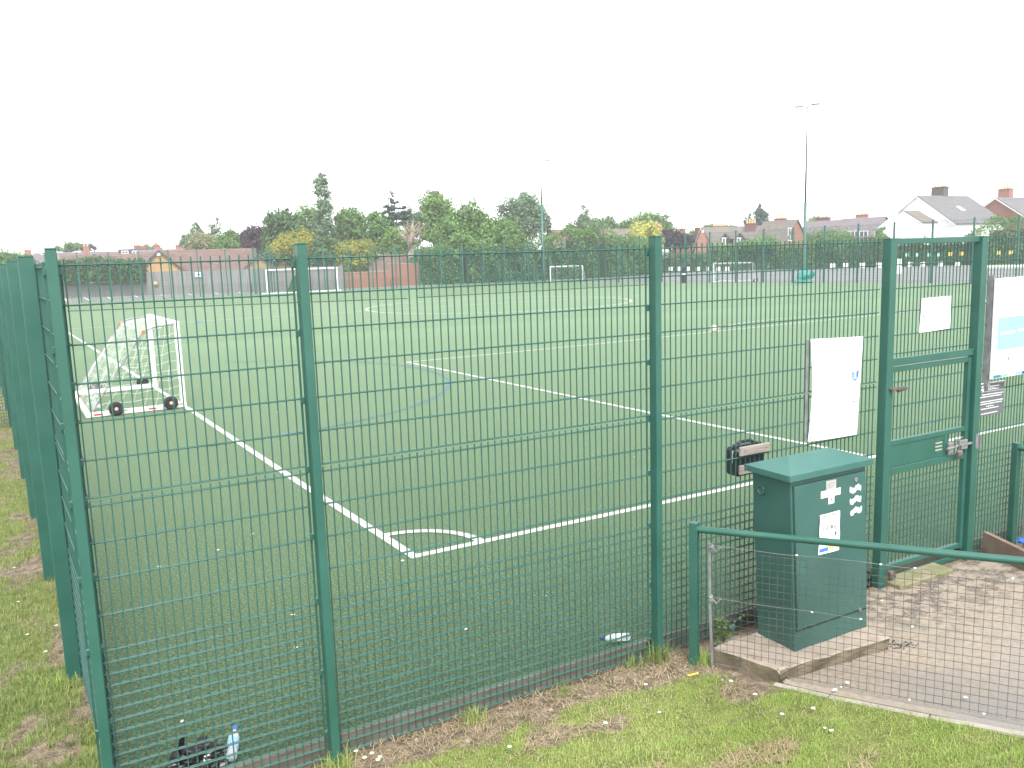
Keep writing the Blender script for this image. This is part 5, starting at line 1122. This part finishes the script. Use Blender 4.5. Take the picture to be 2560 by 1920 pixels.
# white rendered house at right
t, A = house('white_house', 'large white rendered house with grey slate roof behind the gate', 1981, 424, 136)
a, b = axes(36, 1981); gable(t, A, a, b, 13.4, 12.6, 4.6, M['render'], M['slate'], .25, .5)
rp = A+b*5.0; chimney(t, pw(2030, 422, 140)+UPZ*-.3, b, a, 1.3, 2.2, 1.5, M['chimbrick'], 4, .7)
p = pw(1960, 456, 133); aa, bb = axes(34, 1950); gable(t, pw(1952, 457, 131), aa, bb, 6.4, 3.6, 1.9, M['render'], M['greybrown'], .12, .5)
q0, q1 = pw(1948, 475, 131), pw(2141, 470.5, 136.5)
d = Vector((q1.x-q0.x, q1.y-q0.y, 0)); n = Vector((-d.y, d.x, 0)).normalized(); n = n if n.dot(FH) > 0 else -n
mb = MB(); mb.obox(Vector((q0.x, q0.y, 0))-t.location, d, n*3.0, UPZ*q1.z); mb.obox(Vector((q0.x, q0.y, 0))-n*.05-t.location+UPZ*(q1.z+.002), d*1.002, n*3.1, UPZ*.18); obj('side_extension', mb, M['render'], t)
l0, l1 = pw(1907, 480, 130.0), pw(1952, 470, 131.0)
mb = MB(); zt = pw(1952, 460, 131).z; zl = pw(1907, 497, 130).z; A0 = Vector((l0.x, l0.y, 0))-t.location; A1 = Vector((l1.x, l1.y, 0))-t.location; nn = FH*3
mb.add([A0, A1, A1+UPZ*zt, A0+UPZ*zl, A0+nn, A1+nn, A1+nn+UPZ*zt, A0+nn+UPZ*zl], [(0, 1, 2, 3), (4, 7, 6, 5), (0, 3, 7, 4), (1, 5, 6, 2), (3, 2, 6, 7)]); obj('lean_to', mb, M['render'], t)
dn = d.normalized(); wpt = q0+d*((2095-1948)/(2141-1948)); zc = pw(2123*0+2096, 486, 135).z
wc = Vector((wpt.x, wpt.y, pw(2096, 487, 135).z)); window(t, wc, dn, -n, 1.55, 1.5, 3)
mb = MB(); s0 = pw(2136, 478, 141); bxs = Vector((s0.x, s0.y, 0)); mb.obox(bxs-t.location, RH*2.3, FH*3, UPZ*pw(2140, 476, 141).z); obj('side_wall', mb, M['brownbrick'], t)
wc = pw(2117+26, 487, 140.9); window(t, Vector((wc.x, wc.y, wc.z))-RH*.35, RH, -FH, 1.5, 2.0, 2)
sk = pw(2073, 447, 138.5); mb = MB(); 
da = a*7.3-UPZ*5.0; da.normalize(); nr = b.cross(da).normalized(); nr = nr if nr.z > 0 else -nr
slope_at = A+b*5.6+da*3.4+nr*.17; mb.obox(slope_at-t.location, b*.9, da*1.3, nr*.08); obj('skylight', mb, M['white'], t)

# brick house, far right
t, A = house('brick_house', 'red brick house with slate roof at the far right edge', 2152, 428, 140)
a, b = axes(36, 2152); gable(t, A, a, b, 12.6, 12, 4.6, M['brick'], M['slate'], .25, .42); chimney(t, pw(2172, 422, 145)+UPZ*-.3, b, a, 1.1, 2.0, 1.25, M['brick'], 4)
# cream rendered semi with slate roof
t, A = house('rendered_house', 'cream rendered house with slate roof and brick chimney left of the white house', 1905, 471, 150)
a, b = axes(112, 1860); A2 = pw(1822, 474, 147); gable(t, A2, a, b, 9, 7.0, 3.2, M['cream'], M['purpleslate'], .3); chimney(t, pw(1862, 472, 148)+UPZ*-.2, b, a, 1.9, .9, .75, M['brick'], 3)
e = A2+a*4.5
for u, ww in ((1837, 2.0), (1870, 1.4)):
    p = pw(u, 510, 140.6); wv = A2+a*4.5; tt = (p-wv).dot(b); c = wv+b*tt; c.z = pw(u, 511, 141).z; window(t, c, b, a, ww, 1.9, 3 if ww > 1.7 else 2)
t, A = house('slate_roofed_house', 'brick house with slate roof and gable to the right, behind the tall mast', 1748, 478, 160)
a, b = axes(118, 1775); A2 = pw(1745, 480, 162); gable(t, A2, a, b, 9, 6.4, 3.9, M['brick'], M['purpleslate'], .3); chimney(t, pw(1780, 478, 161), b, a, 2.2, .9, .55, M['darkbrick'], 3)
t, A = house('brown_roofed_house', 'house with broad grey-brown roof and brick gable end with white window', 1705, 474, 142)
a, b = axes(122, 1690); AE = pw(1721, 475, 138); A2 = AE-b*5.8; gable(t, A2, a, b, 11.5, 5.8, 6.2, M['brick'], M['greybrown'], .25); chimney(t, pw(1686, 475, 142), b, a, 1.9, .8, .10, M['brick'], 4)
c = AE+a*1.9; c.z = pw(1704, 507, 138).z; window(t, c+b*.01, a, b, 1.35, 2.1, 2)
t, A = house('slate_roofed_house', 'house with purple slate roof showing between the dormers and the conifer', 1608, 490, 158)
a, b = axes(110, 1630); A2 = pw(1598, 490, 160); gable(t, A2, a, b, 11, 6.4, 5.6, M['brick'], M['purpleslate'], .3); chimney(t, pw(1622, 489, 158), b, a, 1.9, .9, .4, M['darkbrick'], 4)
# dormer house
t, A = house('dormer_house', 'orange brick house with two dark gabled dormers in its roof', 1512, 493, 142)
a, b = axes(64, 1550); A2 = pw(1516, 493, 138); gable(t, A2, a, b, 11, 6.6, 6.0, M['brick'], M['greybrown'], .2); chimney(t, pw(1552, 492, 143), b, a, 2.2, .8, .15, M['brick'], 4, .7)
g0 = [pw(1500, 550, 135.5), pw(1541, 550, 135.0), pw(1537, 527, 135.0), pw(1517.5, 493.5, 136.6), pw(1503, 530, 136)]
mb = MB(); mb.add([x-t.location for x in g0]+[x-t.location+FH*.5 for x in g0], [(0, 1, 2, 3, 4), (9, 8, 7, 6, 5), (1, 6, 7, 2), (2, 7, 8, 3), (0, 4, 9, 5), (4, 3, 8, 9)]); obj('gable_wall', mb, M['brick'], t)
al = pw(1518, 502, 135.4); mb = MB(); mb.obox(al-t.location-RH*.15-FH*.12, RH*.3, FH*.1, UPZ*.3); obj('alarm_box', mb, M['white'], t)
chimney(t, pw(1507, 494, 140), b, a, .7, .6, .0, M['darkbrick'], 1, 1.2)
for u in (1567, 1599):
    ap = pw(u, 504.5 if u < 1580 else 504, 131); ad, bd_ = axes(8, u); k = mpx(131)
    gable(t, ap, ad, bd_, 15*k*1.15, 4.5, 11*k, M['fascia'], M['greybrown'], .18, z0=pw(u, 531, 131).z, vergem=M['fascia'])
    window(t, pw(u-.5, 522, 130.95), RH, -FH, 1.0, 1.25, 2)
    s0 = pw(u-10, 531.5, 130.9); mb = MB(); mb.obox(s0-t.location-FH*.1, RH*20*k, FH*.3, UPZ*.16); obj('sill', mb, M['white'], t)
t, A = house('brick_house', 'small orange brick house end beside the purple tree', 1478, 508, 150)
a, b = axes(25, 1478); gable(t, A, a, b, 6.5, 7, 3.2, M['brick'], M['browntile'], .2); chimney(t, pw(1474, 507, 151), a, b, .9, .7, .9, M['brick'], 1, .5)
# brown-roofed house behind the round hedge
t, A = house('brown_roofed_house', 'dark red brick house with long brown roof behind the rounded hedge', 1185, 498, 132)
a, b = axes(66, 1220); A2 = pw(1187, 498, 130); gable(t, A2, a, b, 9.5, 9.5, 4.6, M['darkbrick'], M['browntile'], .2); chimney(t, pw(1279, 497, 138), b, a, 1.3, .8, .8, M['brick'], 1, .4)
t, A = house('brown_roofed_house', 'house with grey-brown roof and small white window, right of the rounded hedge', 1305, 495, 130)
a, b = axes(78, 1340); A2 = pw(1308, 497, 128); gable(t, A2, a, b, 10, 5.6, 4.8, M['darkbrick'], M['greybrown'], .2); window(t, pw(1349, 533, 121.5), RH, -FH, .95, 1.0, 2)
wp = pw(1349, 533, 121.6); mb = MB(); mb.obox(wp-t.location-RH*1.6-UPZ*1.2, RH*3.2, FH*.2, UPZ*2.0); obj('wall', mb, M['darkbrick'], t)
chimney(t, pw(1418, 494, 135), b, a, 1.2, .8, .6, M['brick'], 1, .4)
# bungalow in yellow brick
t, A = house('bungalow', 'yellow brick bungalow with long brown tiled roof behind the grey boarding', 440, 540, 116)
A2 = pw(345, 543, 119); a, b = axes(90, 440); gable(t, A2, a, b, 9.0, 12.6, 3.2, M['yellowbrick'], M['browntile'], .3, vergem=M['fascia'])
k = mpx(112)
for u, v, hw, hh in ((343, 541.5, 42, 40), (558, 551, 30, 28)):
    ap = pw(u, v, 112.5); ad, bd_ = axes(2, u); gable(t, ap, ad, bd_, hw*2*k, 8, hh*k, M['yellowbrick'], M['browntile'], .25, vergem=M['fascia'])
al = pw(343, 552.5, 112.3); mb = MB(); mb.obox(al-t.location-RH*.22-FH*.1, RH*.44, FH*.1, UPZ*.36); obj('alarm_box', mb, M['white'], t)
t, A = house('bungalow', 'second yellow brick bungalow gable half hidden by trees', 612, 566, 116)
k = mpx(116); a, b = axes(5, 612); gable(t, pw(612, 560, 116), a, b, 56*k, 8, 24*k, M['yellowbrick'], M['browntile'], .25, vergem=M['fascia'])
# tiled roof over the brick wall
t, A = house('garage', 'low building with brown tiled roof behind the higher red brick wall', 850, 553, 110)
a, b = axes(90, 850); A2 = pw(800, 553, 113); gable(t, A2, a, b, 6.5, 6.5, 2.2, M['brick'], M['browntile'], .3)
# terraces in the distance
t, A = house('terrace', 'long terrace with worn grey-red roofs and brick chimneys beyond the ivy', 200, 545, 175)
A2 = pw(74, 548, 175); a, b = axes(90, 220); gable(t, A2, a, b, 9, 27.5, 3.6, M['brick'], M['purpleslate'], .2)
for u, v, n in ((60, 546, 2), (186, 538, 2), (296, 536, 3), (310, 537, 1), (338, 535, 2), (386, 535, 1)):
    q = pw(u, v, 175); chimney(t, q-UPZ*.5, b, a, 1.2, .8, .9, M['brick'], n, .5)
wdm = pw(282, 543, 170); mb = MB(); kk = mpx(170); mb.obox(wdm-t.location-RH*26*kk-UPZ*10*kk, RH*48*kk, FH*3, UPZ*15*kk); obj('dormer', mb, M['fascia'], t)
for u in (270, 293): window(t, pw(u, 545, 169.95), RH, -FH, 15*kk, 6.5*kk, 2)
window(t, pw(96, 547, 171.3), RH, -FH, 15*kk, 6*kk, 2)
t, A = house('terrace', 'nearer row with plain brown roof below the long terrace', 230, 556, 140)
A2 = pw(130, 553, 140); gable(t, A2, a, b, 9, 15.5, 3.2, M['brick'], M['browntile'], .2)
t, A = house('terrace', 'right-hand end of the long terrace with grey slates', 350, 543, 160)
A2 = pw(300, 541, 160); gable(t, A2, a, b, 8, 9.0, 3.4, M['brick'], M['purpleslate'], .2)
t, A = house('terrace', 'far terrace end with red chimney above the left touchline bush', 50, 548, 180)
A2 = pw(40, 551, 180); gable(t, A2, a, b, 8, 5.0, 3.0, M['brick'], M['browntile'], .2)
# ------------------------------------------------------------------ grass, straw, weeds
GM = leafmat('lawn_blades', [(.20, .31, .06), (.31, .44, .10), (.43, .54, .17), (.58, .58, .30)], .5)
GL = leafmat('rough_grass_blades', [(.12, .19, .05), (.19, .27, .08), (.28, .34, .12), (.42, .41, .22)], .4)
GS = leafmat('dry_straw', [(.22, .17, .10), (.36, .285, .17), (.50, .41, .27)], .2)
def blades(X, Y, Z, Lh, wd, rg, lean=.55, flat=False):
    n = len(X); az = rg.random(n)*2*PI; d = np.stack([np.cos(az), np.sin(az), np.zeros(n)], 1); s = np.stack([-d[:, 1], d[:, 0], np.zeros(n)], 1)
    B = np.stack([X, Y, Z], 1); up = np.array([0, 0, 1.0]); le = (rg.random(n)*lean)[:, None]; L = Lh[:, None]; w_ = (wd*rg.uniform(.6, 1.3, n))[:, None]
    if flat: mid = B+d*L*.5+up*(rg.random(n)*.02+.006)[:, None]; tip = B+d*L+up*(rg.random(n)*.022)[:, None]
    else: mid = B+up*L*.6+d*L*le*.35; tip = B+up*L*(1-le*.45)+d*L*le
    q1 = np.stack([B-s*w_, B+s*w_, mid+s*w_*.8, mid-s*w_*.8], 1); q2 = np.stack([mid-s*w_*.8, mid+s*w_*.8, tip+s*w_*.12, tip-s*w_*.12], 1)
    V = np.stack([q1, q2], 1).reshape(n, 8, 3); return V
def blade_mesh(name, V, m):     # two quads a blade, sharing an edge
    n = len(V); P = np.concatenate([V[:, :4], V[:, 6:8]], 1).reshape(-1, 3)   # B-,B+,m+,m-,t+,t-
    idx = (np.arange(n)*6)[:, None]; F = np.stack([idx+np.array([0, 1, 2, 3]), idx+np.array([3, 2, 4, 5])], 1).reshape(-1)
    me = bpy.data.meshes.new(name); me.vertices.add(len(P)); me.vertices.foreach_set('co', P.astype(np.float32).ravel()); me.loops.add(len(F)); me.loops.foreach_set('vertex_index', F.astype(np.int32))
    nf = len(F)//4; me.polygons.add(nf); me.polygons.foreach_set('loop_start', np.arange(0, len(F), 4, dtype=np.int32)); me.polygons.foreach_set('loop_total', np.full(nf, 4, np.int32)); me.update(calc_edges=True); me.materials.append(m)
    return lk(bpy.data.objects.new(name, me))
def in_path(x, y):
    xk = np.interp(y, ky, kx); return (x > xk-.03) & (y < -.1) | ((x > 3.86) & (y > -.97) & (y < 0))
rg = np.random.default_rng(11)
n = 270000; x = rg.uniform(-.4, 6.2, n); y = rg.uniform(-3.1, 0, n); dm = dirt(x, y)
TH = [(gp(u, v, .0), a, b) for u, v, a, b in ((1680, 1618, .26, .12), (1590, 1645, .22, .10), (1150, 1590, .15, .07), (1560, 1655, .2, .08), (1870, 1650, .16, .06), (1420, 1655, .12, .06))]
def thf(x, y): return sum(np.clip(1.3-np.hypot(((x-c.x)+.5*(y-c.y))/a, ((y-c.y)-.4*(x-c.x))/b)+.25*wob(x*2, y*2), 0, 1) for c, a, b in TH)
thatch = thf(x, y)
ok = (rg.random(n) > np.clip(dm*1.05+thatch*.75, 0, .985)) & ~in_path(x, y) & (rg.random(n) < .62+.38*np.sin(x*5+2*np.sin(y*6))*np.sin(y*7+x))
x, y = x[ok], y[ok]; lh = .013+.022*rg.random(len(x))+.012*np.clip(wob(x*.8, y*.9), -.3, 1)
tag(blade_mesh('lawn_grass', blades(x, y, gz(x, y)-.003, lh, .0017, rg, 1.0), GM), 'short bright mown grass on the bank in the foreground', 'grass', kind='stuff')
n = 130000; yy = rg.random(n)**1.25*17+.05; xx = side_x(yy)-.01-rg.random(n)**.8*(1.5+yy*.22); dm = dirt(xx, yy)
ok = rg.random(n) > np.clip(dm*1.0, 0, .96); x, y = xx[ok], yy[ok]
tag(blade_mesh('verge_grass', blades(x, y, gz(x, y)-.003, .03+.045*rg.random(len(x)), .0026, rg, .8), GL), 'rough patchy grass beside the left fence posts', 'grass', kind='stuff')
n = 85000; x = rg.uniform(-.4, 5.2, n); y = rg.uniform(-2.9, -.02, n); dm = dirt(x, y); th = thf(x, y)
ok = (rg.random(n) < dm*.30+th*1.0+.03) & ~in_path(x, y); x, y = x[ok], y[ok]
n = 9000; y2 = rg.random(n)**1.2*14+.05; x2 = side_x(y2)-rg.random(n)*1.3; ok = rg.random(n) < dirt(x2, y2)*.5+.04; x = np.concatenate([x, x2[ok]]); y = np.concatenate([y, y2[ok]])
tag(blade_mesh('dry_grass', blades(x, y, gz(x, y)+.012*rg.random(len(x)),   .03+.06*rg.random(len(x)), .0019, rg, .9, True), GS), 'dry straw and cut grass lying on the soil', 'dry grass', kind='stuff')
# rough tufts at post feet
for i, (px, py, nn, hh, lab) in enumerate(((1.127, -.12, 110, .13, 'rough grass tuft at the foot of the post nearest the corner bay'), (3.60, -.11, 110, .20, 'tall grass tuft at the foot of the post left of the handrail'), (3.86, -.30, 120, .12, 'low grass tuft at the foot of the first handrail post'), (3.40, -.07, 70, .13, 'thin grass tuft by the edging board near the lying bottle'), (2.05, -.10, 110, .10, 'small weed tuft in the dirt strip below the middle bay'), (2.75, -.12, 60, .09, 'small weed tuft in the dirt strip, right of the middle bay'), (-.33, 2.0, 80, .12, 'grass tuft at the foot of the first side post'))):
    r2 = np.random.default_rng(40+i); X = r2.normal(0, .055, nn); Y = r2.normal(0, .04, nn); Z = gz(X+px, Y+py)
    o = blade_mesh('grass_tuft', blades(X, Y, Z, hh*(.4+.7*r2.random(nn)), .0024, r2, .9), GL if i % 2 else GM); o.location = (px, py, 0); tag(o, lab, 'grass tuft')
wp = thing('weed_plant', 'leafy weed growing between the fence and the back of the cabinet', 'plant', (4.20, -.16, -.06)); r2 = np.random.default_rng(77); P = r2.normal(size=(110, 3))*np.array([.05, .04, .05])+np.array([0, 0, .10]); P[:, 2] = np.maximum(P[:, 2], .01)
o = lk(bpy.data.objects.new('foliage', npmesh('foliage', leaf_verts(P, .02, r2), 4, LM['mid']))); o.parent = wp
mb = MB()
for k in range(7): mb.tube([(0, 0, -.02), (.03*math.cos(k), .03*math.sin(k), .1), (.05*math.cos(k), .05*math.sin(k), .15)], .003, 4)
obj('stem', mb, M['bark'], wp)
# daisies
mb = MB(); mb.tube([(0, 0, 0), (.004, 0, .045)], .0012, 4); mb.mi = 1
for k in range(12): a = 2*PI*k/12; mb.add([(.004, 0, .045), (.004+.013*math.cos(a-.18), .013*math.sin(a-.18), .048), (.004+.015*math.cos(a), .015*math.sin(a), .049), (.004+.013*math.cos(a+.18), .013*math.sin(a+.18), .048)], [(0, 1, 2, 3)])
mb.mi = 2; mb.lathe([(.0045, .046), (.003, .050)], 8, (.004, 0, 0))
d0 = obj('daisy', mb, [M['green_p'], M['white'], M['yellow']]); tag(d0, 'small white daisy in the grass near the fence', 'daisy', 'daisies in the grass'); used = False
for (u, v) in ((770,1619),(789,1632),(804,1622),(815,1640),(822,1634),(1307,1568),(1395,1480),(1578,1480),(1630,1509),(700,1605),(1690,1560),(1100,1620),(98,1405),(60,1370),(40,1300),(120,1350),(30,1225)):
    o = lk(d0.copy()) if used else d0; used = True; p = gp(u, v, -.05); o.location = (p.x, p.y, float(gz(p.x, p.y))); o.rotation_euler = (0, 0, u*.37)
# fallen dark crumb and leaves on the path
mb = MB(); rp_ = random.Random(8)
CR_ = [gp(a, b, -.05) for a, b in ((1925, 1390), (1945, 1398), (1965, 1393), (1845, 1408), (1835, 1420), (1905, 1402))]
for k in range(150):
    q = rp_.choice(CR_); u, v = q.x, q.y
    x = u+rp_.gauss(0, .045); y = v+rp_.gauss(0, .025); s_ = rp_.uniform(.004, .012); mb.blob((x, y, path_z(y)+s_*.2), (s_, s_*.7, s_*.35), k, .4, 1)
tag(obj('leaf_crumb', mb, mat('black_leaf_crumb', (.03, .028, .026), (.06, .055, .05), 40, .95)), 'dark rotted leaf crumbs scattered on the path by the plinth', 'leaf litter', kind='stuff')

# ------------------------------------------------------------------ thin summer haze
hm, ht, hb = nodes('haze_air'); ht.nodes.remove(hb); pv = N(ht, 'ShaderNodeVolumePrincipled'); pv.inputs['Color'].default_value = (.95, .97, 1, 1); pv.inputs['Density'].default_value = HAZE; pv.inputs['Anisotropy'].default_value = .2
ht.links.new(pv.outputs[0], ht.nodes['Material Output'].inputs['Volume'])
mb = MB(); mb.box((-930, -930, -2.2), (930, 930, 32)); tag(obj('haze', mb, hm), kind='stuff')
